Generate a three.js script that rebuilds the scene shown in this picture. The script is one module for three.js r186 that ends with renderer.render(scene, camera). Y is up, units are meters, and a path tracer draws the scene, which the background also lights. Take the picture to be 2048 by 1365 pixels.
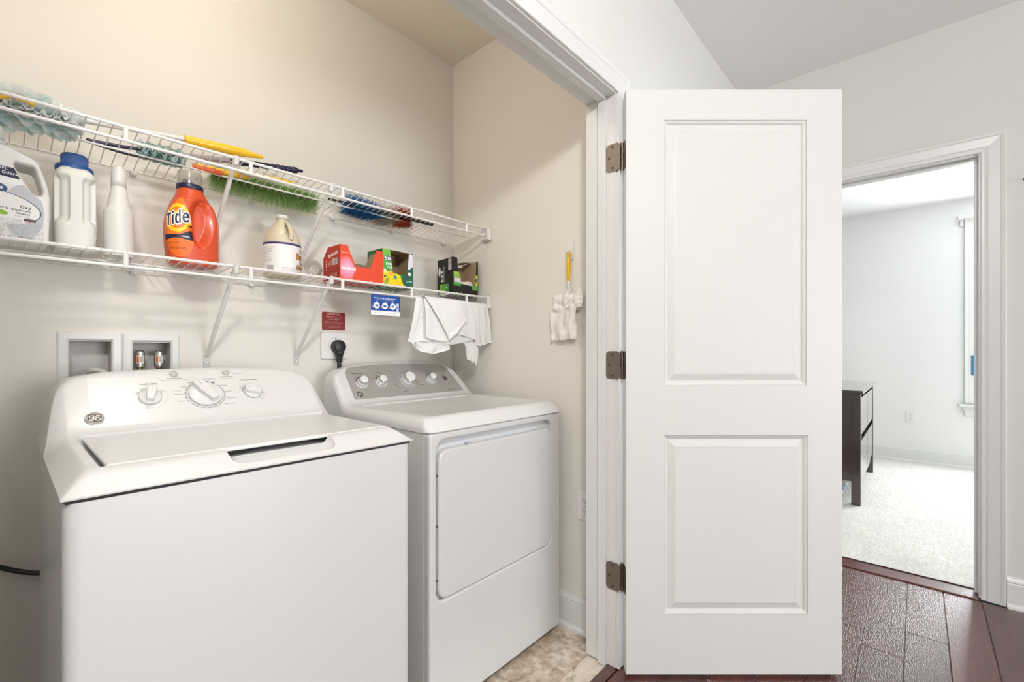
import * as THREE from 'three';
import { mergeGeometries, mergeVertices, toCreasedNormals } from 'three/addons/utils/BufferGeometryUtils.js';
import { RoundedBoxGeometry } from 'three/addons/geometries/RoundedBoxGeometry.js';
import { RectAreaLightUniformsLib } from 'three/addons/lights/RectAreaLightUniformsLib.js';
import { Brush, Evaluator, SUBTRACTION } from 'three-bvh-csg';

// ---------- camera, sky, big lights, exposure ----------
RectAreaLightUniformsLib.init();
const scene = new THREE.Scene();
const camera = new THREE.PerspectiveCamera(2 * Math.atan(682.5 / 909) * 180 / Math.PI, 2048 / 1365, 0.05, 40);
camera.position.set(0, 1.135, 0);
camera.lookAt(0.746185, 1.135, -0.665738);
camera.setViewOffset(2048, 1365, 0, -19.5, 2048, 1365);
scene.add(camera);
scene.background = new THREE.Color(0.62, 0.78, 1.0);
const renderer = new THREE.WebGLRenderer({ antialias: true });
renderer.toneMapping = THREE.LinearToneMapping;
renderer.toneMappingExposure = 0.915;
renderer.shadowMap.enabled = true;
renderer.shadowMap.type = THREE.PCFSoftShadowMap;
function areaLight(color, power, w, h, pos, look) {
  const l = new THREE.RectAreaLight(color, power, w, h);
  l.position.set(...pos); l.lookAt(...look); l.name = 'area_light'; l.castShadow = true; scene.add(l); return l;
}
const UNSEEN_HALL_WIN = 9, BED_WIN = 15.5, UNSEEN_HALL_LAMP = 11, UNSEEN_CLOSET_LAMP = 0.70;
areaLight(new THREE.Color(0.975, 0.985, 1.0), UNSEEN_HALL_WIN, 2.3, 2.1, [1.75, 1.2, 5.45], [1.75, 1.2, 0]);  // from a window out of view behind the camera, lights closet and door
areaLight(new THREE.Color(0.95, 0.98, 1.0), BED_WIN, 1.15, 1.7, [6.07, 1.45, 1.03], [3, 1.45, 1.03]);

// ---------- helpers ----------
let seed = 12345;
const rnd = () => { seed = (seed * 1664525 + 1013904223) >>> 0; return seed / 4294967296; };
const rr = (a, b) => a + (b - a) * rnd();
const V = (x, y, z) => new THREE.Vector3(x, y, z);
const L = (r, g, b) => new THREE.Color().setRGB(r, g, b);
const hash = (x, y) => { const s = Math.sin(x * 127.1 + y * 311.7) * 43758.5453; return s - Math.floor(s); };
function vnoise(x, y, px = 1e9, py = 1e9) {
  const m = (a, n) => ((a % n) + n) % n, xi = Math.floor(x), yi = Math.floor(y), fx = x - xi, fy = y - yi;
  const u = fx * fx * (3 - 2 * fx), v = fy * fy * (3 - 2 * fy);
  const h = (a, b) => hash(m(a, px), m(b, py));
  return (h(xi, yi) * (1 - u) + h(xi + 1, yi) * u) * (1 - v) + (h(xi, yi + 1) * (1 - u) + h(xi + 1, yi + 1) * u) * v;
}
function fbm(x, y, o, px = 1e9, py = 1e9) { let s = 0, a = 0.5, t = 0; for (let i = 0; i < o; i++) { s += a * vnoise(x, y, px, py); t += a; a *= 0.5; x *= 2; y *= 2; px *= 2; py *= 2; } return s / t; }
function dataTex(n, m, fn, srgb) {
  const d = new Uint8Array(n * m * 4);
  for (let j = 0; j < m; j++) for (let i = 0; i < n; i++) {
    const c = fn(i / n, j / m), k = (j * n + i) * 4;
    for (let q = 0; q < 3; q++) d[k + q] = Math.max(0, Math.min(255, Array.isArray(c) ? c[q] : c));
    d[k + 3] = 255;
  }
  const t = new THREE.DataTexture(d, n, m); t.wrapS = t.wrapT = THREE.RepeatWrapping; t.magFilter = THREE.LinearFilter; t.minFilter = THREE.LinearMipmapLinearFilter; t.generateMipmaps = true;
  if (srgb) t.colorSpace = THREE.SRGBColorSpace; t.needsUpdate = true; return t;
}
function canvasTex(w, h, draw) {
  const c = document.createElement('canvas'); c.width = w; c.height = h;
  draw(c.getContext('2d'), w, h);
  const t = new THREE.CanvasTexture(c); t.colorSpace = THREE.SRGBColorSpace; t.anisotropy = 8; return t;
}
const std = (color, roughness = 0.5, o = {}) => new THREE.MeshStandardMaterial({ color, roughness, ...o });
const phys = (color, roughness = 0.5, o = {}) => new THREE.MeshPhysicalMaterial({ color, roughness, ...o });
function norm(g) {
  g = g.index ? g.toNonIndexed() : g.clone();
  for (const k of Object.keys(g.attributes)) if (!['position', 'normal', 'uv', 'color'].includes(k)) g.deleteAttribute(k);
  if (!g.attributes.uv) g.setAttribute('uv', new THREE.BufferAttribute(new Float32Array(g.attributes.position.count * 2), 2));
  if (!g.attributes.normal) g.computeVertexNormals();
  g.morphAttributes = {}; g.groups = []; return g;
}
const merge = (...a) => { a = a.flat(); return a.length === 1 ? norm(a[0]) : mergeGeometries(a.map(norm)); };
const box = (x0, x1, y0, y1, z0, z1) => new THREE.BoxGeometry(x1 - x0, y1 - y0, z1 - z0).translate((x0 + x1) / 2, (y0 + y1) / 2, (z0 + z1) / 2);
const rbox = (x0, x1, y0, y1, z0, z1, r = 0.003, s = 2) => new RoundedBoxGeometry(x1 - x0, y1 - y0, z1 - z0, s, Math.min(r, (x1 - x0) / 2.01, (y1 - y0) / 2.01, (z1 - z0) / 2.01)).translate((x0 + x1) / 2, (y0 + y1) / 2, (z0 + z1) / 2);
function rod(a, b, r, n = 8, r2 = r) {
  const A = V(...a), B = V(...b), d = B.clone().sub(A), g = new THREE.CylinderGeometry(r2, r, d.length(), n, 1);
  g.applyQuaternion(new THREE.Quaternion().setFromUnitVectors(V(0, 1, 0), d.clone().normalize()));
  return g.translate((A.x + B.x) / 2, (A.y + B.y) / 2, (A.z + B.z) / 2);
}
const tube = (pts, r, n = 8, seg = pts.length * 8, closed = false) => new THREE.TubeGeometry(new THREE.CatmullRomCurve3(pts.map(p => V(...p)), closed, 'centripetal'), seg, r, n, closed);
const lathe = (pts, n = 32) => new THREE.LatheGeometry(pts.map(p => new THREE.Vector2(p[0], p[1])), n);
function poly(pts, holes = []) { const s = new THREE.Shape(pts.map(p => new THREE.Vector2(...p))); for (const h of holes) s.holes.push(new THREE.Path(h.map(p => new THREE.Vector2(...p)))); return s; }
function rrect(x0, x1, y0, y1, r, P = THREE.Shape) {
  const s = new P(), q = Math.PI / 2; s.moveTo(x0 + r, y0); s.lineTo(x1 - r, y0); s.absarc(x1 - r, y0 + r, r, -q, 0); s.lineTo(x1, y1 - r); s.absarc(x1 - r, y1 - r, r, 0, q);
  s.lineTo(x0 + r, y1); s.absarc(x0 + r, y1 - r, r, q, 2 * q); s.lineTo(x0, y0 + r); s.absarc(x0 + r, y0 + r, r, 2 * q, 3 * q); return s;
}
const extr = (s, depth, bevel = 0, o = {}) => new THREE.ExtrudeGeometry(s, { depth, bevelEnabled: bevel > 0, bevelSize: bevel, bevelThickness: bevel, bevelSegments: 3, curveSegments: 16, ...o });
function planar(g, ax, ay, x0, y0, w, h) {   // flat print: uv from two axes of the object's own space
  g = norm(g); const p = g.attributes.position, u = g.attributes.uv, c = { x: 0, y: 1, z: 2 };
  for (let i = 0; i < p.count; i++) u.setXY(i, (p.array[i * 3 + c[ax]] - x0) / w, (p.array[i * 3 + c[ay]] - y0) / h);
  return g;
}
function grid(nu, nv, fn) {
  const P = [], U = [], I = [];
  for (let j = 0; j <= nv; j++) for (let i = 0; i <= nu; i++) { P.push(...fn(i / nu, j / nv)); U.push(i / nu, j / nv); }
  for (let j = 0; j < nv; j++) for (let i = 0; i < nu; i++) { const a = j * (nu + 1) + i, b = a + 1, c = a + nu + 1, d = c + 1; I.push(a, b, d, a, d, c); }
  const g = new THREE.BufferGeometry(); g.setAttribute('position', new THREE.Float32BufferAttribute(P, 3)); g.setAttribute('uv', new THREE.Float32BufferAttribute(U, 2)); g.setIndex(I); g.computeVertexNormals(); return g;
}
const creased = (g, ang) => { g.scale(1000, 1000, 1000); const q = toCreasedNormals(g, ang); q.scale(0.001, 0.001, 0.001); return q; };   // works in millimetres
const smooth = (g, ang = 0.6) => { g = g.clone(); g.deleteAttribute('normal'); if (g.attributes.uv) g.deleteAttribute('uv'); return creased(mergeVertices(g, 1e-5), ang); };
// closed body of revolution-like sections: R(theta, y) gives the radius; theta 0 faces +z, pi/2 faces +x
function radial(ys, R, cx = () => 0, cz = () => 0, n = 64) {
  const P = [], I = [], m = ys.length;
  for (const y of ys) for (let i = 0; i < n; i++) { const t = i / n * 2 * Math.PI, r = R(t > Math.PI ? t - 2 * Math.PI : t, y); P.push(cx(y) + r * Math.sin(t), y, cz(y) + r * Math.cos(t)); }
  for (let j = 0; j < m - 1; j++) for (let i = 0; i < n; i++) { const a = j * n + i, b = j * n + (i + 1) % n, c = a + n, d = b + n; I.push(a, b, d, a, d, c); }
  const b0 = P.length / 3; P.push(cx(ys[0]), ys[0], cz(ys[0])); P.push(cx(ys[m - 1]), ys[m - 1], cz(ys[m - 1]));
  for (let i = 0; i < n; i++) { I.push(b0, (i + 1) % n, i); I.push(b0 + 1, (m - 1) * n + i, (m - 1) * n + (i + 1) % n); }
  const g = new THREE.BufferGeometry(); g.setAttribute('position', new THREE.Float32BufferAttribute(P, 3)); g.setIndex(I); return creased(g, 0.8);
}
const patch = (y0, y1, t0, t1, R, off, cx = () => 0, cz = () => 0, nu = 40, nv = 30) => grid(nu, nv, (u, v) => {
  const y = y0 + (y1 - y0) * v, a = typeof t0 === 'function' ? t0(y) : t0, b = typeof t1 === 'function' ? t1(y) : t1, t = a + (b - a) * u, r = R(t, y) + off;
  return [cx(y) + r * Math.sin(t), y, cz(y) + r * Math.cos(t)];
});
const superR = (t, rx, rz, n) => 1 / Math.pow(Math.pow(Math.abs(Math.sin(t)) / rx, n) + Math.pow(Math.abs(Math.cos(t)) / rz, n), 1 / n);
const lerpT = (tab, y, k = 1) => { if (y <= tab[0][0]) return tab[0][k]; for (let i = 1; i < tab.length; i++) if (y <= tab[i][0]) { const a = tab[i - 1], b = tab[i], f = (y - a[0]) / (b[0] - a[0]); return a[k] + (b[k] - a[k]) * f; } return tab[tab.length - 1][k]; };
const splT = (tab, y, k = 1) => { if (y <= tab[0][0]) return tab[0][k]; const n = tab.length; for (let i = 1; i < n; i++) if (y <= tab[i][0]) { const p = tab[Math.max(0, i - 2)], q = tab[i - 1], r = tab[i], s = tab[Math.min(n - 1, i + 1)], h = r[0] - q[0], f = (y - q[0]) / h, m0 = (r[k] - p[k]) / (r[0] - p[0]) * h, m1 = (s[k] - q[k]) / (s[0] - q[0]) * h, f2 = f * f, f3 = f2 * f; return (2 * f3 - 3 * f2 + 1) * q[k] + (f3 - 2 * f2 + f) * m0 + (3 * f2 - 2 * f3) * r[k] + (f3 - f2) * m1; } return tab[n - 1][k]; };
const smoothT = (tab, y, k = 1) => { if (y <= tab[0][0]) return tab[0][k]; for (let i = 1; i < tab.length; i++) if (y <= tab[i][0]) { const a = tab[i - 1], b = tab[i]; let f = (y - a[0]) / (b[0] - a[0]); f = f * f * (3 - 2 * f); return a[k] + (b[k] - a[k]) * f; } return tab[tab.length - 1][k]; };
const sstep = (a, b, x) => { const t = Math.max(0, Math.min(1, (x - a) / (b - a))); return t * t * (3 - 2 * t); };
const steps = (a, b, n) => Array.from({ length: n + 1 }, (_, i) => a + (b - a) * i / n);
// moulding swept along a 2-D path with mitred corners; profile points are [out, up] ; map turns (s, t, up) into world
function moulding(path, profile, map, closed = false) {
  const n = path.length, pieces = [];
  const dir = i => { const a = path[i], b = path[(i + 1) % n], l = Math.hypot(b[0] - a[0], b[1] - a[1]); return [(b[0] - a[0]) / l, (b[1] - a[1]) / l]; };
  const nrm = d => [d[1], -d[0]];
  const off = i => {
    const hasP = closed || i > 0, hasN = closed || i < n - 1, d0 = hasP ? dir((i + n - 1) % n) : dir(i), d1 = hasN ? dir(i) : d0, a = nrm(d0), b = nrm(d1);
    const k = 1 + a[0] * b[0] + a[1] * b[1]; return [(a[0] + b[0]) / k, (a[1] + b[1]) / k];
  };
  for (let i = 0; i < (closed ? n : n - 1); i++) {
    const j = (i + 1) % n, A = path[i], B = path[j], oa = off(i), ob = off(j), P = [];
    const pt = (p, o, q) => map(p[0] + o[0] * q[0], p[1] + o[1] * q[0], q[1]);
    for (let k = 0; k < profile.length; k++) { const q = profile[k], r = profile[(k + 1) % profile.length], a = pt(A, oa, q), b = pt(B, ob, q), c = pt(B, ob, r), d = pt(A, oa, r); P.push(...a, ...b, ...c, ...a, ...c, ...d); }
    for (const [p, o, s] of [[A, oa, 0], [B, ob, 1]]) for (let k = 1; k < profile.length - 1; k++) { const a = pt(p, o, profile[0]), b = pt(p, o, profile[k]), c = pt(p, o, profile[k + 1]); s ? P.push(...a, ...b, ...c) : P.push(...a, ...c, ...b); }
    const g = new THREE.BufferGeometry(); g.setAttribute('position', new THREE.Float32BufferAttribute(P, 3)); g.computeVertexNormals(); pieces.push(g);
  }
  return pieces;
}
const used = {};
function numbered(name, key = '') { const k = key + '/' + name, n = used[k] = (used[k] ?? -1) + 1; return n ? name + '_' + String(n).padStart(3, '0') : name; }
function mesh(name, geo, mat, parent, label) {
  const m = new THREE.Mesh(geo, mat); m.name = numbered(name, parent.uuid); m.castShadow = m.receiveShadow = true; if (label) m.userData.label = label; parent.add(m); return m;
}
function thing(name, label, category, pos = [0, 0, 0], group) {
  const o = new THREE.Group(); o.name = numbered(name); o.position.set(...pos); o.userData = { label, category }; if (group) o.userData.group = group; scene.add(o); return o;
}
function struct(name, geo, mat) {
  let o; if (geo) { o = new THREE.Mesh(merge(geo), mat); o.castShadow = o.receiveShadow = true; } else o = new THREE.Group();
  o.name = name; o.userData = { kind: 'structure' }; scene.add(o); return o;
}

// ---------- materials ----------
const paintBump = dataTex(256, 256, (u, v) => 90 + 130 * fbm(u * 48, v * 48, 3, 48, 48));
paintBump.repeat.set(1.5, 1.5);
const M = {
  closetPaintWarmLit: std(L(0.80, 0.768, 0.705), 0.75, { bumpMap: paintBump, bumpScale: 0.0004 }),  // warmer and paler than hallPaint; warm closet light put into the colour
  closetCeil: std(L(0.86, 0.80, 0.68), 0.8),
  hallPaint: std(L(0.71, 0.71, 0.685), 0.7, { bumpMap: paintBump, bumpScale: 0.0003 }),
  hallCeil: std(L(0.88, 0.885, 0.875), 0.85),
  bedPaint: std(L(0.84, 0.84, 0.83), 0.75),
  bedCeil: std(L(0.88, 0.88, 0.88), 0.85),
  trim: std(L(0.765, 0.77, 0.757), 0.32),
  door: std(L(0.715, 0.72, 0.705), 0.42),
  enamel: phys(L(0.645, 0.65, 0.645), 0.3, { clearcoat: 0.4, clearcoatRoughness: 0.12 }),
  gloss: phys(L(0.725, 0.725, 0.72), 0.34, { clearcoat: 0.5, clearcoatRoughness: 0.16 }),
  whitePlastic: phys(L(0.82, 0.81, 0.79), 0.35, { clearcoat: 0.3, clearcoatRoughness: 0.2 }),
  bottle: phys(L(0.74, 0.725, 0.68), 0.4, { clearcoat: 0.2, clearcoatRoughness: 0.25 }),
  wire: phys(L(0.80, 0.79, 0.77), 0.3, { clearcoat: 0.5 }),
  steel: std(L(0.55, 0.54, 0.52), 0.35, { metalness: 1 }),
  nickel: std(L(0.24, 0.20, 0.165), 0.45, { metalness: 0.9 }),
  chrome: std(L(0.75, 0.75, 0.76), 0.12, { metalness: 1 }),
  brass: std(L(0.60, 0.42, 0.18), 0.3, { metalness: 1 }),
  black: std(L(0.012, 0.012, 0.013), 0.4),
  dark: std(L(0.03, 0.028, 0.026), 0.6),
  grey: std(L(0.45, 0.45, 0.45), 0.4),
  ivory: std(L(0.8, 0.77, 0.70), 0.4),
  yellow: phys(L(0.86, 0.50, 0.01), 0.3, { clearcoat: 0.3 }),
  orange: phys(L(0.75, 0.13, 0.02), 0.35),
  navy: phys(L(0.012, 0.014, 0.05), 0.35),
  greyTube: phys(L(0.36, 0.33, 0.36), 0.3),
  clear: phys(L(0.97, 0.97, 0.97), 0.05, { transmission: 1, thickness: 0, ior: 1.45 }),
  clearPlastic: phys(L(0.90, 0.90, 0.88), 0.16, { transmission: 0.92, thickness: 0, ior: 1.5, clearcoat: 1, clearcoatRoughness: 0.08 }),
  fluff: std(0xffffff, 0.95, { vertexColors: true, side: THREE.DoubleSide }),
  kraft: std(L(0.42, 0.31, 0.18), 0.85, { side: THREE.DoubleSide }),
};
const printed = (tex, r = 0.5, o = {}) => std(0xffffff, r, { map: tex, ...o });

// ---------- the setting: rooms ----------
const XW = 1.558, ZB = -1.80, XH = 2.967, CE = 2.615, HC = 2.672, XB = 6.15, BC = 2.59, ZF = -0.80, ZC = -0.922;
M.trim.side = M.door.side = THREE.DoubleSide;
struct('wall_closet_back', extr(poly([[-0.30, 0], [XW + 0.1, 0], [XW + 0.1, 2.75], [-0.30, 2.75]], [
  [[0.124, 0.985], [0.220, 0.985], [0.220, 1.167], [0.124, 1.167]], [[0.265, 0.985], [0.364, 0.985], [0.364, 1.165], [0.265, 1.165]]]), 0.12).translate(0, 0, ZB - 0.12), M.closetPaintWarmLit);
struct('wall_closet_right', box(XW, XW + 0.1, 0, 2.75, ZB, ZC), M.closetPaintWarmLit);
struct('wall_closet_left', box(-0.30, -0.20, 0, 2.75, ZB, ZC), M.closetPaintWarmLit);
struct('ceiling_closet', box(-0.20, XW, CE, 2.75, ZB, ZC), M.closetCeil);
struct('wall_closet_front', extr(poly([[-2.3, 0], [-0.085, 0], [-0.085, 2.07], [1.472, 2.07], [1.472, 0], [XH, 0], [XH, 2.75], [-2.3, 2.75]]), ZF - ZC).translate(0, 0, ZC), M.hallPaint);
const side = (s, d, x) => extr(s, d).rotateY(-Math.PI / 2).translate(x + d, 0, 0);   // shape drawn in (z, y), extruded along x
struct('wall_hall_right', side(poly([[-3.1, 0], [-0.592, 0], [-0.592, 2.054], [0.231, 2.054], [0.231, 0], [5.6, 0], [5.6, 2.75], [-3.1, 2.75]]), 0.123, XH), M.hallPaint);
struct('ceiling_hall', box(-2.3, XH, HC, 2.75, ZF, 5.6), M.hallCeil);
struct('wall_hall_left', side(poly([[-0.92, 0], [5.6, 0], [5.6, 2.75], [-0.92, 2.75]]), 0.1, -2.4), M.hallPaint);
struct('unseen_wall_hall_front', extr(poly([[-2.3, 0], [XH + 0.123, 0], [XH + 0.123, 2.75], [-2.3, 2.75]], [[[0.5, 0.1], [2.9, 0.1], [2.9, 2.3], [0.5, 2.3]]]), 0.1).translate(0, 0, 5.5), M.hallPaint);  // out of view; set far back so its window lights closet and door evenly
struct('wall_bedroom_far', side(poly([[-3.1, 0], [2.1, 0], [2.1, 2.75], [-3.1, 2.75]], [[[0.42, 0.63], [1.62, 0.63], [1.62, 2.32], [0.42, 2.32]]]), 0.1, XB), M.bedPaint);
struct('wall_bedroom_left', box(XH + 0.123, XB, 0, 2.75, -3.1, -3.0), M.bedPaint);
struct('wall_bedroom_right', box(XH + 0.123, XB, 0, 2.75, 2.0, 2.1), M.bedPaint);
struct('ceiling_bedroom', box(XH + 0.123, XB, BC, 2.75, -3.0, 2.0), M.bedCeil);

// plain sashes with glass; the hall one is out of view, placed to light the closet
function sash(name, x0, x1, y0, y1, map) {
  const w = struct(name), pr = [[0, 0], [0, 0.03], [0.05, 0.03], [0.05, 0]];
  for (const g of moulding([[x0 + 0.05, y0 + 0.05], [x0 + 0.05, y1 - 0.05], [x1 - 0.05, y1 - 0.05], [x1 - 0.05, y0 + 0.05]].reverse(), pr, map, true)) mesh('frame', g, M.trim, w);
  mesh('pane', grid(1, 1, (u, v) => map(x0 + 0.05 + (x1 - x0 - 0.1) * u, y0 + 0.05 + (y1 - y0 - 0.1) * v, 0.015)), M.clear, w);
  return w;
}
sash('unseen_window_2', 0.5, 2.9, 0.1, 2.3, (s, t, o) => [s, t, 5.55 - o]);

// --- hall floor: dark planks running along x
const woodTex = [0, 1, 2].map(k => dataTex(512, 128, (u, v) => {
  const g = fbm(u * 6 + k * 9, v * 40 + k * 5, 4, 1e9, 1e9), p = fbm(u * 90, v * 60 + k * 3, 2), w = fbm(u * 3 + k * 7, v * 5 + k, 3), t = 0.55 * g + 0.25 * w + 0.2 * p;
  return [44 + 62 * t + 7 * k, 18 + 30 * t + 2 * k, 13 + 22 * t];
}, true));
const woodBump = dataTex(1024, 512, (u, v) => { const p = fbm(u * 110 + 9 * fbm(u * 5, v * 9, 2), v * 260, 2); return 255 * (0.62 * sstep(0.35, 0.65, p) + 0.38 * fbm(u * 10, v * 46, 3)); });
const wood = woodTex.map(t => phys(0xffffff, 0.36, { map: t, bumpMap: woodBump, bumpScale: 0.0008, ior: 1.8, clearcoat: 0.5, clearcoatRoughness: 0.25 }));
function chamferBlock(x0, x1, y0, y1, z0, z1, c, du = 0, s = 1, kz = 2.5) {   // top edges bevelled
  const P = [], q = (...a) => { for (const i of [0, 1, 2, 0, 2, 3]) P.push(...a[i]); };
  const a = [[x0, z0], [x0, z1], [x1, z1], [x1, z0]], b = [[x0 + c, z0 + c], [x0 + c, z1 - c], [x1 - c, z1 - c], [x1 - c, z0 + c]];
  q(...b.map(p => [p[0], y1, p[1]])); 
  for (let i = 0; i < 4; i++) { const j = (i + 1) % 4; q([a[i][0], y1 - c, a[i][1]], [a[j][0], y1 - c, a[j][1]], [b[j][0], y1, b[j][1]], [b[i][0], y1, b[i][1]]); q([a[i][0], y0, a[i][1]], [a[j][0], y0, a[j][1]], [a[j][0], y1 - c, a[j][1]], [a[i][0], y1 - c, a[i][1]]); }
  const g = new THREE.BufferGeometry(); g.setAttribute('position', new THREE.Float32BufferAttribute(P, 3)); g.computeVertexNormals();
  const u = []; for (let i = 0; i < P.length; i += 3) u.push((P[i] - x0) * s + du, (P[i + 2] - z0) * s * kz + du * 1.7); g.setAttribute('uv', new THREE.Float32BufferAttribute(u, 2)); return g;
}
const floorHall = struct('floor_hall');
mesh('subfloor', box(-2.3, XH, -0.06, -0.008, ZF - 0.034, 5.6), M.dark, floorHall);
const PW = 0.1265, joints = { 4: [2.33, 1.45], 5: [2.209, 1.38], 6: [2.428, 1.62], 7: [1.85], 8: [2.33] };
for (let r = 0, z = ZF + 0.0045; z < 0.7; r++, z += PW) {
  let xs = joints[r] ? joints[r].slice() : [rr(1.6, 2.7)];
  let x = Math.min(...xs); while (x > -2.2) { x -= rr(0.55, 1.1); xs.push(x); }
  xs = [-2.3, ...xs.filter(v => v > -2.25).sort((a, b) => a - b), 2.945];
  for (let i = 0; i < xs.length - 1; i++) mesh('plank', chamferBlock(xs[i] + 0.0004, xs[i + 1] - 0.0004, -0.008, 0, z, z + PW - 0.0006, 0.0022, rnd(), 1.1), wood[Math.floor(rnd() * 3)], floorHall);
}
mesh('plank_field', planar(box(-2.3, XH, -0.008, 0, 0.725, 5.6), 'x', 'z', 0, 0, 1, 0.4), wood[1], floorHall).userData.kind = 'stuff';
const strip1 = struct('trim_1'); mesh('threshold_strip', planar(side(poly([[-0.8365, -0.004], [-0.8345, 0.005], [-0.828, 0.008], [-0.7985, 0.0025], [-0.7985, -0.004]]), 1.53, -0.07), 'x', 'z', 0, 0, 1, 0.4), wood[0], strip1);
const strip2 = struct('trim_2'); mesh('threshold_strip', planar(rbox(2.947, 3.062, -0.004, 0.007, -0.57, 0.209, 0.004), 'z', 'x', 0, 0, 1, 0.4), wood[2], strip2);
// --- closet floor: mottled stone tiles
const tileTex = [0, 1].map(k => dataTex(512, 512, (u, v) => {
  const wx = 2 * fbm(u * 5 + 3 * k, v * 5 + k, 3), n = fbm(u * 5 + 3 * k + wx, v * 5 + k * 8, 5), m = fbm(u * 26 + 5, v * 26 + k * 4, 4), c = Math.pow(1 - Math.abs(2 * fbm(u * 9 + k * 3 + wx, v * 9 + 2, 5) - 1), 9), c2 = Math.pow(1 - Math.abs(2 * fbm(u * 30 + k, v * 30, 3) - 1), 8);
  const s = sstep(0.36, 0.62, 0.6 * n + 0.4 * m), q = 40 * c * (1.1 - s) + 26 * c2 * (1.2 - s), w = 30 * (m - 0.5);
  return [200 + 26 * s - 0.75 * q + 0.7 * w, 184 + 30 * s - 0.8 * q + 0.7 * w, 164 + 36 * s - 0.85 * q + 0.7 * w];
}, true));
const tileBump = dataTex(256, 256, (u, v) => 255 * fbm(u * 20, v * 20, 4));
const tileMat = tileTex.map(t => std(0xffffff, 0.42, { map: t, bumpMap: tileBump, bumpScale: 0.0006 }));
const floorCloset = struct('floor_closet');
mesh('grout', box(-0.20, XW, -0.06, -0.002, ZB, ZF - 0.034), std(L(0.30, 0.25, 0.19), 0.9), floorCloset);
const txs = [XW, 1.461, 1.156, 0.851, 0.546, 0.241, -0.064, -0.2], tzs = [ZF - 0.036, -0.92, -1.225, -1.53, ZB];
for (let i = 0; i < txs.length - 1; i++) for (let j = 0; j < tzs.length - 1; j++)
  mesh('tile', chamferBlock(txs[i + 1] + 0.0012, txs[i] - 0.0012, -0.008, 0, tzs[j + 1] + 0.0012, tzs[j] - 0.0012, 0.0012, rnd() * 3, 1.8, 1), tileMat[(i + j) % 2], floorCloset);
// --- bedroom carpet
const carpetC = dataTex(512, 512, (u, v) => { const t = 0.5 * fbm(u * 120, v * 120, 2, 120, 120) + 0.25 * fbm(u * 9, v * 9, 4, 9, 9) + 0.25 * fbm(u * 22, v * 60, 2, 22, 60); return [196 + 52 * t, 194 + 52 * t, 188 + 52 * t]; }, true);
const carpetB = dataTex(512, 512, (u, v) => 255 * (0.6 * fbm(u * 128, v * 128, 2, 128, 128) + 0.4 * fbm(u * 40, v * 40, 2, 40, 40)));
struct('floor_bedroom', planar(new THREE.PlaneGeometry(XB - 3.055, 5.0, 1, 1).rotateX(-Math.PI / 2).translate((XB + 3.055) / 2, 0.012, -0.5), 'x', 'z', 0, 0, 0.8, 0.8), std(0xffffff, 1, { map: carpetC, bumpMap: carpetB, bumpScale: 0.006 }));
struct('subfloor_bedroom', box(3.055, XB, -0.06, 0.010, -3.0, 2.0), M.dark);

// --- closet door frame: jambs, stops, casing
const casingP = [[0, 0], [0, 0.009], [0.003, 0.011], [0.009, 0.011], [0.012, 0.0085], [0.018, 0.0095], [0.046, 0.0135], [0.049, 0.0125], [0.052, 0.0155], [0.066, 0.018], [0.070, 0.0165], [0.070, 0]];
const JX = 1.45, JY = 2.05, JL = -0.07;
const fr = struct('trim_3');
mesh('jamb', box(JX, 1.472, 0.006, JY + 0.02, ZC, ZF), M.trim, fr); mesh('jamb', box(JL - 0.02, JL, 0.006, JY + 0.02, ZC, ZF), M.trim, fr); mesh('head_jamb', box(JL, JX, JY, JY + 0.02, ZC, ZF), M.trim, fr);
mesh('stop', rbox(JX - 0.011, JX + 0.001, 0.002, JY - 0.011, -0.868, -0.8365, 0.002), M.trim, fr); mesh('stop', rbox(JL, JL + 0.011, 0.002, JY - 0.011, -0.868, -0.8365, 0.002), M.trim, fr);
mesh('head_stop', rbox(JL, JX, JY - 0.011, JY + 0.001, -0.868, -0.8365, 0.002), M.trim, fr);
moulding([[JX + 0.005, 0.004], [JX + 0.005, JY + 0.005], [JL - 0.005, JY + 0.005], [JL - 0.005, 0.004]], casingP, (s, t, o) => [s, t, ZF + o]).forEach(g => mesh('casing', g, M.trim, fr));
moulding([[JX + 0.02, 0.004], [JX + 0.02, JY + 0.02], [JL - 0.02, JY + 0.02], [JL - 0.02, 0.004]], [[0, 0], [0, 0.01], [0.06, 0.015], [0.06, 0]], (s, t, o) => [s, t, ZC - o]).forEach(g => mesh('inner_casing', g, M.trim, fr));
// dark rub marks where the hinges chafed the jamb
// --- bedroom door frame
const f2 = struct('trim_4'), D0 = -0.57, D1 = 0.209, DT = 2.032;
mesh('jamb', box(XH, 3.09, 0.006, DT + 0.02, D1, D1 + 0.022), M.trim, f2); mesh('jamb', box(XH, 3.09, 0.006, DT + 0.02, D0 - 0.022, D0), M.trim, f2); mesh('head_jamb', box(XH, 3.09, DT, DT + 0.022, D0, D1), M.trim, f2);
mesh('stop', rbox(3.015, 3.05, 0.008, DT - 0.011, D1 - 0.011, D1 + 0.001, 0.002), M.trim, f2); mesh('stop', rbox(3.015, 3.05, 0.008, DT - 0.011, D0 - 0.001, D0 + 0.011, 0.002), M.trim, f2); mesh('head_stop', rbox(3.015, 3.05, DT - 0.011, DT + 0.001, D0, D1, 0.002), M.trim, f2);
const casing2 = [[0, 0], [0, 0.009], [0.004, 0.011], [0.012, 0.011], [0.015, 0.008], [0.022, 0.009], [0.030, 0.012], [0.074, 0.0145], [0.077, 0.0135], [0.081, 0.0165], [0.094, 0.019], [0.098, 0.017], [0.098, 0]];
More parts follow.
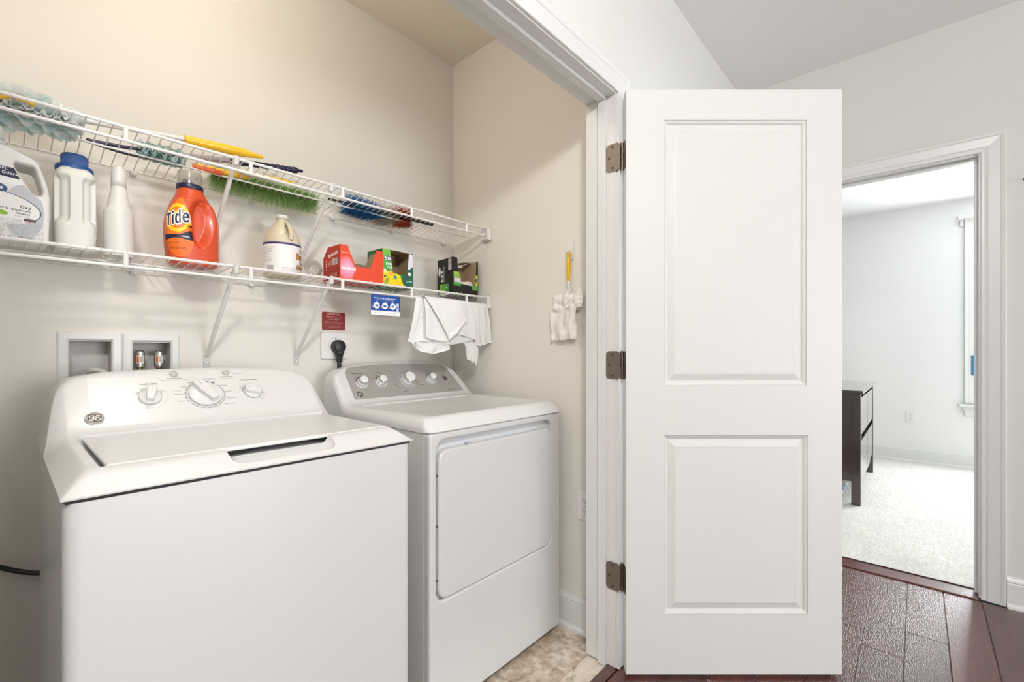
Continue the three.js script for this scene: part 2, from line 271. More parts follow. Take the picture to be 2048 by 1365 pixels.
moulding([[D1 + 0.006, 0.004], [D1 + 0.006, DT + 0.003], [D0 - 0.006, DT + 0.003], [D0 - 0.006, 0.004]], casing2.map(p => [p[0] * 0.8, p[1]]), (s, t, o) => [XH - o, t, s]).forEach(g => mesh('casing', g, M.trim, f2));
// --- baseboards
const baseP = [[0, 0], [0.012, 0], [0.012, 0.105], [0.010, 0.110], [0.0125, 0.114], [0.010, 0.122], [0.006, 0.130], [0.004, 0.136], [0, 0.136]];
const shoeP = [[0, 0], [0.024, 0], [0.022, 0.010], [0.014, 0.019], [0, 0.021]];
function base(name, a, b, nx, nz, y = 0) {   // along the floor from a to b (x, z), facing (nx, nz)
  const g = struct(name);
  for (const [nm, pr] of [['board', baseP], ['shoe', shoeP]]) {
    const P = [], n = pr.length, pt = (e, q) => [e[0] + nx * q[0], y + q[1], e[1] + nz * q[0]];
    for (let k = 0; k < n; k++) { const q = pr[k], r = pr[(k + 1) % n]; P.push(...pt(a, q), ...pt(b, q), ...pt(b, r), ...pt(a, q), ...pt(b, r), ...pt(a, r)); }
    const G = new THREE.BufferGeometry(); G.setAttribute('position', new THREE.Float32BufferAttribute(P, 3)); G.computeVertexNormals(); mesh(nm, G, M.trim, g);
  }
}
base('baseboard_closet_right', [XW, ZB], [XW, ZC - 0.015], -1, 0);
base('baseboard_closet_back', [-0.2, ZB], [XW, ZB], 0, 1);
base('baseboard_hall_right', [XH, 0.295], [XH, 5.5], -1, 0);
base('baseboard_hall_closet', [1.527, ZF], [XH, ZF], 0, 1);
base('baseboard_bedroom_far', [XB, -3], [XB, 2], -1, 0, 0.012);

// --- bedroom window (only its near edge shows)
const win = sash('window_1', 0.42, 1.62, 0.63, 2.32, (s, t, o) => [XB + 0.05 - o, t, s]);
moulding([[0.42, 0.63], [0.42, 2.32], [1.62, 2.32], [1.62, 0.63]].reverse(), casingP.map(p => [p[0] * 1.2, p[1]]), (s, t, o) => [XB - o, t, s]).forEach(g => mesh('casing', g, M.trim, win));
mesh('sill', rbox(XB - 0.05, XB + 0.05, 0.595, 0.625, 0.295, 1.75, 0.008), M.trim, win);
mesh('apron', extr(poly([[0.345, 0.512], [0.325, 0.595], [1.72, 0.595], [1.70, 0.512]]), 0.014, 0.002).rotateY(-Math.PI / 2).translate(XB - 0.002, 0, 0), M.trim, win);
mesh('meeting_rail', box(XB + 0.01, XB + 0.05, 1.46, 1.50, 0.44, 1.60), M.trim, win);

// --- closet door: two raised panels, three hinges, swung out into the hall
const DW = 0.749, DH = 2.03, DTH = 0.035;
const door = struct('door_1'); door.position.set(1.4394, 0.0115, -0.7537); door.rotation.y = Math.atan2(-0.746185, 0.665738);
Object.assign(door.userData, { label: 'open white door with two raised panels, swung out beside the laundry closet', category: 'door' });
const panels = [[0.1315, 0.6255, 1.0035, 1.924], [0.1315, 0.631, 0.209, 0.83]];
const ds = poly([[0.001, 0.001], [DW - 0.001, 0.001], [DW - 0.001, DH - 0.001], [0.001, DH - 0.001]]);
for (const p of panels) ds.holes.push(new THREE.Path([[p[0], p[2]], [p[1], p[2]], [p[1], p[3]], [p[0], p[3]]].map(q => new THREE.Vector2(...q))));
mesh('slab', extr(ds, DTH - 0.002, 0.001, { bevelSegments: 1 }).translate(0, 0, -DTH + 0.001), M.door, door);
const ring = [[0, 0], [0.0035, -0.0035], [0.008, -0.005], [0.012, -0.0105], [0.0155, -0.011], [0.0375, -0.003], [0.041, -0.0022], [0.0425, -0.0028]];
function raised(p, front) {
  const P = [], z = d => front ? d : -DTH - d, q = (a, b, c, d) => P.push(...a, ...b, ...c, ...a, ...c, ...d);
  const cs = i => [[p[0] + i, p[2] + i], [p[1] - i, p[2] + i], [p[1] - i, p[3] - i], [p[0] + i, p[3] - i]];
  for (let k = 0; k < ring.length - 1; k++) { const a = cs(ring[k][0]), b = cs(ring[k + 1][0]); for (let i = 0; i < 4; i++) { const j = (i + 1) % 4; q([...a[i], z(ring[k][1])], [...a[j], z(ring[k][1])], [...b[j], z(ring[k + 1][1])], [...b[i], z(ring[k + 1][1])]); } }
  const e = cs(ring[ring.length - 1][0]).map(c => [...c, z(ring[ring.length - 1][1])]); q(...e);
  const g = new THREE.BufferGeometry(); g.setAttribute('position', new THREE.Float32BufferAttribute(P, 3)); g.computeVertexNormals(); return g;
}
for (const p of panels) mesh('raised_panel', merge(raised(p, true), raised(p, false)), M.door, door);
// hinges: one leaf on the jamb, one on the door edge, knuckled barrel
for (const hy of [0.332, 1.084, 1.823]) {
  const h = thing('door_hinge', '', 'hinge', [1.4475, hy, -0.7925]); h.userData = {}; scene.remove(h); h.name = numbered('hinge', door.uuid); 
  const leafJ = extr(rrect(-0.011, 0.044, -0.049, 0.049, 0.014), 0.0022).rotateY(Math.PI / 2).translate(-0.001, 0, 0);   // spans z 0 .. -0.044
  mesh('jamb_leaf', leafJ, M.nickel, h);
  const lg = mesh('door_leaf', extr(rrect(-0.041, -0.002, -0.049, 0.049, 0.012), 0.0018).rotateY(-Math.PI / 2).translate(0.0006, 0, 0), M.nickel, h);
  lg.position.set(1.4394 - 1.4475, 0, -0.7537 + 0.7925); lg.rotation.y = door.rotation.y;
  for (let k = 0; k < 5; k++) mesh('knuckle', new THREE.CylinderGeometry(0.0062, 0.0062, 0.0187, 14).translate(0.0145 + (k % 2) * 0.0012, -0.039 + k * 0.0195, 0.0110), M.nickel, h);
  mesh('pin', new THREE.CylinderGeometry(0.0045, 0.0045, 0.104, 12).translate(0.0145, 0, 0.0110), M.steel, h);
  for (const [z, y] of [[-0.018, 0.037], [-0.032, 0], [-0.018, -0.037]]) { const s = mesh('screw', lathe([[0, 0], [0.0042, 0], [0.0035, 0.0012], [0.0015, 0.0008], [0, 0.0002]], 12).rotateZ(Math.PI / 2).translate(-0.0012, y, z), M.dark, h); }
  h.parent?.remove(h); door.updateMatrixWorld(true); door.attach(h);
}

// unseen flush lamps on the hall ceiling (behind the camera) and the closet ceiling (above the frame)
function unseenFlushLamp(label, pos, R, power, color) {
  const lp = thing('unseen_ceiling_lamp', label, 'lamp', pos), k = R / 0.155;
  mesh('base_plate', lathe([[0, 0], [0.17 * k, 0], [0.165 * k, -0.025], [0, -0.025]]), M.nickel, lp);
  mesh('glass_shade', lathe([[0.155 * k, -0.026], [0.15 * k, -0.06], [0.11 * k, -0.09], [0.05 * k, -0.104], [0, -0.106]]), std(L(0.9, 0.88, 0.84), 0.5, { emissive: color, emissiveIntensity: 1.2 }), lp);
  const l = new THREE.PointLight(color, power, 0, 2); l.position.set(0, -0.17, 0); l.shadow.radius = 8 * k; l.castShadow = true; l.name = 'unseen_lamp_light'; lp.add(l);
}
unseenFlushLamp('unseen round flush white glass lamp on the hall ceiling', [-0.35, HC, 0.65], 0.155, UNSEEN_HALL_LAMP, L(1, 0.97, 0.94));  // out of view, placed to light the door and appliance tops
unseenFlushLamp('unseen small round flush glass lamp on the laundry closet ceiling', [0.36, CE, -1.26], 0.13, UNSEEN_CLOSET_LAMP, L(1, 0.93, 0.84));  // out of view, placed to light the upper closet wall

// ---------- washer and dryer ----------
// pressed top with the control console, built from slices across x
function applianceTop(o) {
  const { xs, yb, zf, zb, s, back, deck, H, dmax, run, cr } = o, rows = [];
  for (const x of xs) {
    const d = deck(x), h = Math.max(0.0004, H(x) - d), k = Math.min(1, h / 0.07), f = zf - (cr ? cr(x) : 0), zt = f - run * (d - yb) / (dmax - yb), p = [];
    const bez = (a, c, b, n) => { for (let i = 1; i <= n; i++) { const t = i / n, q = 1 - t; p.push([q * q * a[0] + 2 * q * t * c[0] + t * t * b[0], q * q * a[1] + 2 * q * t * c[1] + t * t * b[1]]); } };
    p.push([f - 0.05, yb], [f - 0.004, yb], [f - 0.0008, yb + 0.0012], [f - 0.0002, yb + 0.004]);
    const m = Math.min(0.016, (d - yb) * 0.35), e = [zt + (f - zt) * m / (d - yb) * 1.0, d - m]; p.push(e); bez(e, [zt, d], [zt - 0.022, d], 5);
    const a = [zb + 0.03 * k, d]; p.push([zt * 0.6 + zb * 0.4, d], a); bez(a, [zb, d], [zb - s * 0.028 * k, d + 0.028 * k], 6);
    const r = Math.min(0.012, h * 0.4), t0 = [zb - s * (h - r), d + h - r]; p.push(t0); bez(t0, [zb - s * h, d + h], [zb - s * h - 0.014, d + h], 5);
    p.push([back + 0.004, d + h - 0.004 * k], [back, d + h - 0.01 * k], [back, yb]);
    rows.push(p.map(q => [x, q[1], q[0]]));
  }
  const P = [], I = [], n = rows[0].length; rows.forEach(r => r.forEach(q => P.push(...q)));
  for (let i = 0; i < rows.length - 1; i++) for (let j = 0; j < n; j++) { const a = i * n + j, b = i * n + (j + 1) % n, c = a + n, e = b + n; I.push(a, e, b, a, c, e); }
  for (const i of [0, rows.length - 1]) { const sh = rows[i].map(q => new THREE.Vector2(q[2], q[1])); for (const t of THREE.ShapeUtils.triangulateShape(sh, [])) { const v = t.map(q => i * n + q); i ? I.push(v[0], v[1], v[2]) : I.push(v[0], v[2], v[1]); } }
  const g = new THREE.BufferGeometry(); g.setAttribute('position', new THREE.Float32BufferAttribute(P, 3)); g.setIndex(I); return g;
}
const csg = new Evaluator(); csg.attributes = ['position', 'normal', 'uv']; csg.useGroups = false;
function cut(g, ...tools) {
  let a = new Brush(norm(g)); a.updateMatrixWorld();
  for (const t of tools) { const b = new Brush(norm(t)); b.updateMatrixWorld(); a = csg.evaluate(a, b, SUBTRACTION); a.updateMatrixWorld(); }
  return smooth(a.geometry, 0.5);
}
const flare = (lo, hi, n) => [...steps(lo, lo + 0.06, n), ...steps(lo + 0.06, hi - 0.06, 10).slice(1, -1), ...steps(hi - 0.06, hi, n)];
// --- washer
const WX0 = 0.060, WX1 = 0.727, WS = 0.95, WZ = -1.44;
{
  const w = thing('washing_machine', 'white top-load washing machine with dial console and finger scoop under its lid', 'washer');
  const deck = x => { const e = Math.min(x - WX0, WX1 - x); return 0.899 + 0.033 * (e >= 0.038 ? 1 : 1 - Math.pow(1 - e / 0.038, 1.25)); };
  const HT = [[.060, .90], [.064, .925], [.068, .95], [.073, .985], [.080, 1.02], [.085, 1.036], [.093, 1.05], [.106, 1.0625], [.13, 1.0745], [.2, 1.081], [.39, 1.085], [.58, 1.080], [.640, 1.0715], [.662, 1.065], [.680, 1.053], [.692, 1.038], [.70, 1.02], [.706, .99], [.710, .965], [.716, .94], [.722, .92], [.727, .90]];
  let top = applianceTop({ xs: flare(WX0, WX1, 22), yb: 0.8955, zf: -1.0, zb: WZ, s: WS, back: -1.70, deck, H: x => lerpT(HT, x), dmax: 0.932, run: 0.055 });
  const scoop = new RoundedBoxGeometry(0.222, 0.075, 0.085, 8, 0.028).rotateX(0.30).translate(0.416, 0.9405, -1.044);
  top = cut(top, rbox(0.1125, 0.690, 0.912, 0.96, -1.438, -1.068, 0.004), scoop);
  mesh('top_panel', top, M.gloss, w);
  const lid = mesh('lid', rbox(0.1215, 0.6885, 0.9245, 0.9335, -1.4365, -1.0695, 0.004, 4), M.gloss, w);
  const body = extr(rrect(WX0 + 0.003, WX1 - 0.003, 1.006, 1.69, 0.022), 0.865).rotateX(-Math.PI / 2).translate(0, 0.025, 0);
  mesh('cabinet', body.scale(1, 1, 1), M.enamel, w);
  mesh('dark_seam', box(WX0 + 0.006, WX1 - 0.006, 0.889, 0.8965, -1.69, -1.010), M.dark, w);  // dark strip standing in for the open seam under the top
  for (const [x, z] of [[0.1, -1.05], [0.69, -1.05], [0.1, -1.65], [0.69, -1.65]]) mesh('levelling_foot', lathe([[0, 0], [0.024, 0], [0.024, 0.012], [0.008, 0.014], [0.008, 0.027], [0, 0.027]], 16).translate(x, 0, z), M.dark, w);
  mesh('corner_tab', rbox(0.0595, 0.072, 0.893, 0.908, -1.70, -1.672, 0.003), M.gloss, w);
  // printed console face
  const X0 = 0.140, X1 = 0.648, Y0 = 0.952, Y1 = 1.0765, fl = Math.sqrt(1 + WS * WS), cw = 2048, ch = Math.round(2048 * (Y1 - Y0) * fl / (X1 - X0));
  const tx = canvasTex(cw, ch, (c, Wd, Hd) => {
    c.fillStyle = '#dcdcdb'; c.fillRect(0, 0, Wd, Hd);
    const U = x => (x - X0) / (X1 - X0) * Wd, T = y => (Y1 - y) / (Y1 - Y0) * Hd;
    const t = (s, x, y, z, b, col = '#4a4a4c') => { c.fillStyle = col; c.font = (b ? 'bold ' : '') + z + 'px sans-serif'; c.textAlign = 'center'; c.textBaseline = 'middle'; c.fillText(s, U(x), T(y)); };
    for (const [s, x, y, z, b] of [['Load Size', .261, 1.0455, 34, 1], ['Small', .233, 1.0253, 21], ['Regular', .2455, 1.0335, 21], ['Large', .275, 1.0335, 21], ['Super', .290, 1.0252, 21], ['Deep Rinse', .321, 1.0575, 25, 1], ['Select when adding fabric softener', .321, 1.0525, 17],
      ['Fill', .361, 1.0735, 18], ['Soak', .378, 1.0735, 18], ['Wash', .3955, 1.0735, 18], ['Rinse', .413, 1.0735, 18], ['Spin', .431, 1.0735, 18], ['Start/Pause', .450, 1.0570, 23, 1], ['Hold 3 secs to stop', .450, 1.0525, 16], ['Paused', .480, 1.0716, 17], ['Lid Locked', .485, 1.0652, 17],
      ['Medium', .384, 1.0517, 24], ['Colors', .409, 1.0523, 29, 1], ['Heavy', .356, 1.0435, 24], ['Light', .413, 1.0437, 24], ['Delicates', .4345, 1.0325, 22], ['Casuals', .443, 1.0156, 22], ['Bulky Items', .448, .9971, 22], ['Drain & Spin', .440, .9825, 22],
      ['Light', .338, 1.033, 24], ['Medium', .324, 1.0152, 24], ['Heavy', .327, .9974, 24], ['Temperature', .507, 1.0450, 30, 1], ['Cold', .506, 1.0330, 20], ['Cool', .530, 1.0245, 20], ['Tap', .480, 1.0265, 18], ['Cold', .480, 1.0230, 18], ['Warm', .541, 1.0065, 20], ['Warm', .538, .9975, 20], ['Hot', .530, .9895, 20]]) t(s, x, y, z, b);
    t('Whites', .322, 1.0245, 24, 1, '#b9b9ba');
    c.fillStyle = '#222'; for (const [x, y] of [[.343, 1.0681], [.360, 1.0680], [.378, 1.0680], [.395, 1.0680], [.413, 1.0680], [.430, 1.0680], [.470, 1.0716], [.4695, 1.0652]]) { c.beginPath(); c.arc(U(x), T(y), 5, 0, 7); c.fill(); }
    const arc = (x, y, r, a0, a1, col, lw) => { c.strokeStyle = col; c.lineWidth = lw; c.beginPath(); c.arc(U(x), T(y), r / (X1 - X0) * Wd, a0, a1); c.stroke(); };
    arc(.3855, 1.0105, .0475, 0, 7, '#cfcfcf', 16); arc(.3855, 1.0105, .0475, 2.45, 4.05, '#9a9a9c', 15); arc(.3855, 1.0105, .0475, 4.1, 5.35, '#3c3c40', 17); arc(.3855, 1.0105, .0475, 5.5, 8.9, '#a9a9ab', 15);
    for (let a = 2.5; a < 9; a += 0.32) { c.fillStyle = '#fff'; c.beginPath(); c.arc(U(.3855) + Math.cos(a) * .0475 / (X1 - X0) * Wd, T(1.0105) + Math.sin(a) * .0475 / (X1 - X0) * Wd, 5, 0, 7); c.fill(); }
    arc(.260, 1.0115, .0285, 3.5, 6, '#a5a5a7', 13); arc(.5075, 1.0085, .0275, 3.3, 6.6, '#a5a5a7', 11);
    arc(.260, 1.0115, .037, 0, 7, '#d5d5d3', 20); arc(.5075, 1.0085, .036, 0, 7, '#d5d5d3', 16);
  });
  const faceZ = y => WZ - WS * (y - 0.932) ;
  mesh('console_print', grid(1, 1, (u, v) => { const y = Y0 + (Y1 - Y0 - 0.011) * v, Y = y; return [X0 + (X1 - X0) * u, Y, faceZ(Y) + 0.0009]; }), null, w).material = (tx.repeat.set(1, (Y1 - Y0 - 0.011) / (Y1 - Y0)), phys(0xffffff, 0.34, { map: tx, clearcoat: 0.5, clearcoatRoughness: 0.16 }));
  function dial(name, x, y, R, h, bar, barAng) {
    const k = new THREE.Group(); k.name = numbered(name, w.uuid); k.position.set(x, y, faceZ(y) + 0.001); k.rotation.x = -Math.atan(WS); w.add(k);
    mesh('skirt', lathe([[0, 0], [R, 0], [R, h * 0.22], [R * 0.94, h * 0.34], [R * 0.5, h * 0.46], [0, h * 0.5]], 48).rotateX(Math.PI / 2), M.gloss, k);
    const g = extr(poly([[-bar * 0.62, -R * 0.78], [bar * 0.62, -R * 0.78], [bar, R * 0.2], [bar * 0.8, R * 0.93], [-bar * 0.8, R * 0.93], [-bar, R * 0.2]]), h * 0.72, h * 0.1).translate(0, 0, h * 0.18).rotateZ(barAng);
    mesh('grip', g, M.gloss, k);
    mesh('pointer_mark', box(-R * 0.02, R * 0.02, R * 0.5, R * 0.88, h, h * 1.01 + 0.0004).rotateZ(barAng), M.grey, k);
  }
  dial('cycle_dial', .3855, 1.0105, 0.0415, .026, .0115, 0.5); dial('load_dial', .260, 1.0115, .0245, .022, .0080, -0.22); dial('temperature_dial', .5075, 1.0085, .0230, .020, .0100, 1.15);
  for (const [x, y] of [[.322, 1.0695], [.4512, 1.0690]]) { const b = mesh('push_button', lathe([[0, 0], [.0098, 0], [.0098, .0025], [.0085, .004], [0, .0048]], 28).rotateX(Math.PI / 2).rotateX(-Math.atan(WS)).translate(x, y - 0.0012, faceZ(y - 0.0012) + 0.0008), std(L(0.50, 0.49, 0.47), 0.3), w); }
  badge(w, .1472, .9714, faceZ(.9714) + 0.001, .0185, WS);
}
function badge(parent, x, y, z, r, s) {   // round script monogram on a dark disc
  const t = canvasTex(256, 256, (c) => {
    c.fillStyle = '#c9c8c4'; c.fillRect(0, 0, 256, 256); c.fillStyle = '#2b2624'; c.beginPath(); c.arc(128, 128, 112, 0, 7); c.fill();
    c.strokeStyle = '#d8d6d2'; c.lineWidth = 7; c.lineCap = 'round';
    for (let k = 0; k < 4; k++) { c.save(); c.translate(128, 128); c.rotate(k * Math.PI / 2); c.beginPath(); c.arc(0, 0, 96, -2.2, -1.0); c.quadraticCurveTo(60, -66, 40, -74); c.stroke(); c.restore(); }
    const pth = f => { c.lineWidth = 13; c.beginPath(); f(); c.stroke(); };
    pth(() => { c.moveTo(120, 92); c.bezierCurveTo(104, 66, 62, 78, 66, 106); c.bezierCurveTo(70, 132, 112, 126, 116, 92); c.bezierCurveTo(122, 140, 112, 176, 88, 184); c.bezierCurveTo(62, 190, 56, 160, 82, 150); c.bezierCurveTo(102, 142, 124, 146, 140, 130); });
    pth(() => { c.moveTo(192, 88); c.bezierCurveTo(170, 66, 138, 82, 144, 106); c.bezierCurveTo(150, 124, 170, 122, 176, 118); c.bezierCurveTo(140, 118, 130, 160, 150, 176); c.bezierCurveTo(176, 190, 202, 168, 192, 146); });
  });
  const b = new THREE.Group(); b.name = numbered('badge', parent.uuid); b.position.set(x, y, z); b.rotation.x = -Math.atan(s); parent.add(b);
  mesh('rim', lathe([[0, 0], [r, 0], [r, 0.0015], [r * 0.92, 0.0026], [0, 0.0026]], 40).rotateX(Math.PI / 2), M.chrome, b);
  mesh('emblem', planar(new THREE.CircleGeometry(r * 0.93, 40).translate(0, 0, 0.003), 'x', 'y', -r, -r, 2 * r, 2 * r), printed(t, 0.3), b);
}
// --- dryer
const DX0 = 0.845, DX1 = 1.517, DS = 0.75, DZ = -1.60, DF = -1.088;
{
  const d = thing('tumble_dryer', 'white tumble dryer with grey metal control panel beside the washing machine', 'dryer');
  const deck = x => { const e = Math.min(x - DX0, DX1 - x), q = Math.min(1, e / 0.03); return 0.893 + 0.037 * Math.sqrt(1 - (1 - q) * (1 - q)); };
  const HT = [[.845, .90], [.8455, 1.0], [.848, 1.022], [.856, 1.040], [.868, 1.052], [.885, 1.062], [.91, 1.070], [1.0, 1.0795], [1.18, 1.086], [1.36, 1.0795], [1.405, 1.0745], [1.425, 1.069], [1.443, 1.059], [1.458, 1.045], [1.47, 1.024], [1.485, .98], [1.495, .955], [1.506, .937], [1.5165, .91], [1.517, .90]];
  const xs = [DX0, DX0 + 0.0004, DX0 + 0.0006, ...flare(DX0 + 0.001, DX1 - 0.001, 24), DX1 - 0.0005, DX1];
  let top = applianceTop({ xs, yb: 0.885, zf: DF + 0.004, zb: DZ, s: DS, back: -1.755, deck, H: x => lerpT(HT, x), dmax: 0.930, run: 0.036, cr: x => { const q = Math.max(0, 1 - (x - DX0) / 0.03, 1 - (DX1 - x) / 0.012); return (x < 1 ? 0.03 : 0.012) * (1 - Math.sqrt(Math.max(0, 1 - q * q))); } });
  top = cut(top, rbox(0.893, 1.463, 0.9262, 0.97, -1.557, -1.135, 0.003));
  mesh('top_panel', top, M.gloss, d);
  mesh('cabinet', extr(rrect(DX0 + 0.003, DX1 - 0.003, 1.112, 1.752, 0.004), 0.86).rotateX(-Math.PI / 2).translate(0, 0.025, 0), M.enamel, d);
  for (const [x, z] of [[0.9, -1.15], [1.47, -1.15], [0.9, -1.7], [1.47, -1.7]]) mesh('levelling_foot', lathe([[0, 0], [0.024, 0], [0.024, 0.012], [0.008, 0.014], [0.008, 0.027], [0, 0.027]], 16).translate(x, 0, z), M.dark, d);
  const B = 0.013, fs = rrect(DX0 + B + 0.003, DX1 - B * 0.4 - 0.002, 0.022 + B * 0.4, 0.878, 0.006);
  fs.holes.push(rrect(0.882 - B * 0.55, 1.462 + B * 0.55, 0.366 - B * 0.55, 0.862 + B * 0.4, 0.04, THREE.Path));
  const fp = new THREE.ExtrudeGeometry(fs, { depth: 0.012, bevelEnabled: true, bevelSize: B * 0.55, bevelThickness: B * 0.75, bevelSegments: 5, curveSegments: 20 });
  mesh('front_panel', fp.translate(-0.0048, 0, DF - 0.012 - B * 0.75), M.enamel, d);
  mesh('recess', box(0.872, 1.47, 0.355, 0.874, -1.1145, -1.1115), std(L(0.66, 0.68, 0.70), 0.35), d);
  const dr = new THREE.Group(); dr.name = 'door'; d.add(dr);
  mesh('door_panel', extr(rrect(0.885 + 0.007, 1.4605 - 0.007, 0.3675 + 0.007, 0.829 - 0.007, 0.03), 0.010, 0.007, { bevelSegments: 5 }).translate(0, 0, DF - 0.0168), M.enamel, dr);
  for (const y of [0.752, 0.596, 0.43]) mesh('hinge_screw', lathe([[0, 0], [0.0035, 0], [0.003, 0.002], [0, 0.0025]], 12).rotateZ(Math.PI / 2).translate(0.8855, y, DF - 0.008), M.dark, dr);
  mesh('catch', rbox(1.01, 1.03, 0.826, 0.834, DF - 0.02, DF - 0.006, 0.002), M.grey, dr);
  const faceZ = y => DZ - DS * (y - 0.93);
  // metal plate with print
  const X0 = 0.895, X1 = 1.468, Y0 = 0.935, Y1 = 1.084, fl = Math.sqrt(1 + DS * DS), cw = 2048, ch = Math.round(cw * (Y1 - Y0) * fl / (X1 - X0));
  const tx = canvasTex(cw, ch, (c, Wd, Hd) => {
    c.fillStyle = '#b7b4af'; c.fillRect(0, 0, Wd, Hd);
    for (let i = 0; i < 5000; i++) { c.fillStyle = `rgba(${rnd() > 0.5 ? 255 : 90},${rnd() > 0.5 ? 250 : 90},${rnd() > 0.5 ? 245 : 90},0.05)`; c.fillRect(rnd() * Wd - 200, rnd() * Hd, 200 + rnd() * 500, 1); }
    const U = x => (x - X0) / (X1 - X0) * Wd, T = y => (Y1 - y) / (Y1 - Y0) * Hd, R = r => r / (X1 - X0) * Wd;
    const t = (s, x, y, z, b, col = '#35322f') => { c.fillStyle = col; c.font = (b ? 'bold ' : '') + z + 'px sans-serif'; c.textAlign = 'center'; c.textBaseline = 'middle'; c.fillText(s, U(x), T(y)); };
    for (const [s, x, y, z, b, col] of [['Extended Tumble', .952, 1.0438, 25, 1], ['Off', .933, 1.0270, 20], ['On', .963, 1.0325, 18], ['Temperature', 1.040, 1.0430, 25, 1], ['Low', 1.029, 1.0325, 18], ['Normal', 1.053, 1.0335, 18], ['Air Fluff', 1.006, 1.0219, 18], ['Cottons', 1.113, 1.0475, 25, 1, '#2c4f78'], ['Timed Dry', 1.227, 1.0430, 24, 1], ['Normal', 1.190, 1.0445, 20], ['Off', 1.166, 1.0450, 18], ['More Dry', 1.131, 1.0385, 19], ['Normal', 1.118, 1.0310, 18], ['Less Dry', 1.112, 1.0230, 18], ['Damp', 1.117, 1.0145, 18], ['Easy Care', 1.107, .9923, 20], ['Normal', 1.112, .9842, 18], ['Delicates', 1.120, .9775, 18], ['Touch Up', 1.142, .9641, 20, 1], ['20 min', 1.223, .9995, 18], ['40 min', 1.216, .9925, 18], ['Dewrinkle', 1.238, .9855, 20, 1], ['Signal', 1.294, 1.0423, 25, 1], ['Start', 1.379, 1.0225, 23, 1], ['HE sensor dry', 1.402, .9562, 20]]) t(s, x, y, z, b, col);
    const arc = (x, y, r, a0, a1, col, lw) => { c.strokeStyle = col; c.lineWidth = lw; c.beginPath(); c.arc(U(x), T(y), R(r), a0, a1); c.stroke(); };
    for (const x of [.9565, 1.044, 1.302]) { arc(x, 1.0085, .0245, 0, 7, '#e9e8e6', 22); arc(x, 1.0085, .0250, 3.35, 4.9, '#2d2a28', 12); }
    arc(1.1745, 1.0085, .0345, 0, 7, '#e9e8e6', 26);
    for (let k = 0; k < 26; k++) { const a = 0.1 + k * 0.2417; arc(1.1745, 1.0085, .035, a, a + 0.14, k > 12 && k < 20 ? '#2f6ea8' : '#2d2a33', 9); }
    c.fillStyle = '#35322f'; c.beginPath(); c.arc(U(1.379), T(.9562), 10, 0, 7); c.fill();
  });
  const plate = poly([[.904, .9405], [.9015, .945], [.9000, 1.030], [.9035, 1.049], [.914, 1.0625], [.932, 1.0685], [1.02, 1.0745], [1.18, 1.0785], [1.34, 1.0735], [1.395, 1.0685], [1.409, 1.063], [1.419, 1.052], [1.461, .946], [1.459, .9405]]);
  let pg = extr(plate, 0.0012, 0.0006, { bevelSegments: 1 }); pg = planar(pg, 'x', 'y', X0, Y0, X1 - X0, Y1 - Y0);
  const pp = pg.attributes.position; for (let i = 0; i < pp.count; i++) pp.setZ(i, pp.getZ(i) + faceZ(pp.getY(i)) + 0.0002); pg.computeVertexNormals();
  mesh('control_plate', pg, std(0xffffff, 0.38, { map: tx, metalness: 0.4 }), d);
  function knob(name, x, y, r, h, R) {
    const k = new THREE.Group(); k.name = numbered(name, d.uuid); k.position.set(x, y, faceZ(y) + 0.0014); k.rotation.x = -Math.atan(DS); d.add(k);
    mesh('collar', lathe([[0, 0], [R, 0], [R * 0.98, 0.003], [r * 1.08, h * 0.55], [0, h * 0.55]], 40).rotateX(Math.PI / 2), std(L(0.62, 0.64, 0.66), 0.35), k);
    mesh('band', lathe([[0, h * 0.5], [r * 1.12, h * 0.5], [r * 1.15, h * 0.62], [r * 1.12, h * 0.86], [r, h * 0.92], [0, h * 0.92]], 40).rotateX(Math.PI / 2), M.chrome, k);
    mesh('cap', lathe([[0, h * 0.9], [r, h * 0.9], [r * 0.97, h * 1.0], [0, h * 1.02]], 40).rotateX(Math.PI / 2), M.whitePlastic, k);
  }
  knob('tumble_knob', .9565, 1.0085, .0160, .025, .0205); knob('temperature_knob', 1.044, 1.0085, .0160, .025, .0205); knob('cycle_knob', 1.1745, 1.0085, .0240, .030, .0295); knob('signal_knob', 1.302, 1.0085, .0160, .025, .0205);
  mesh('start_button', lathe([[0, 0], [.014, 0], [.014, .002], [.0125, .0035], [.008, .0022], [0, .0018]], 32).rotateX(Math.PI / 2).rotateX(-Math.atan(DS)).translate(1.381, 1.006, faceZ(1.006) + 0.0014), std(L(0.30, 0.29, 0.28), 0.3, { metalness: 0.8 }), d);
  badge(d, .9273, .9633, faceZ(.9633) + 0.0014, .0165, DS);
}

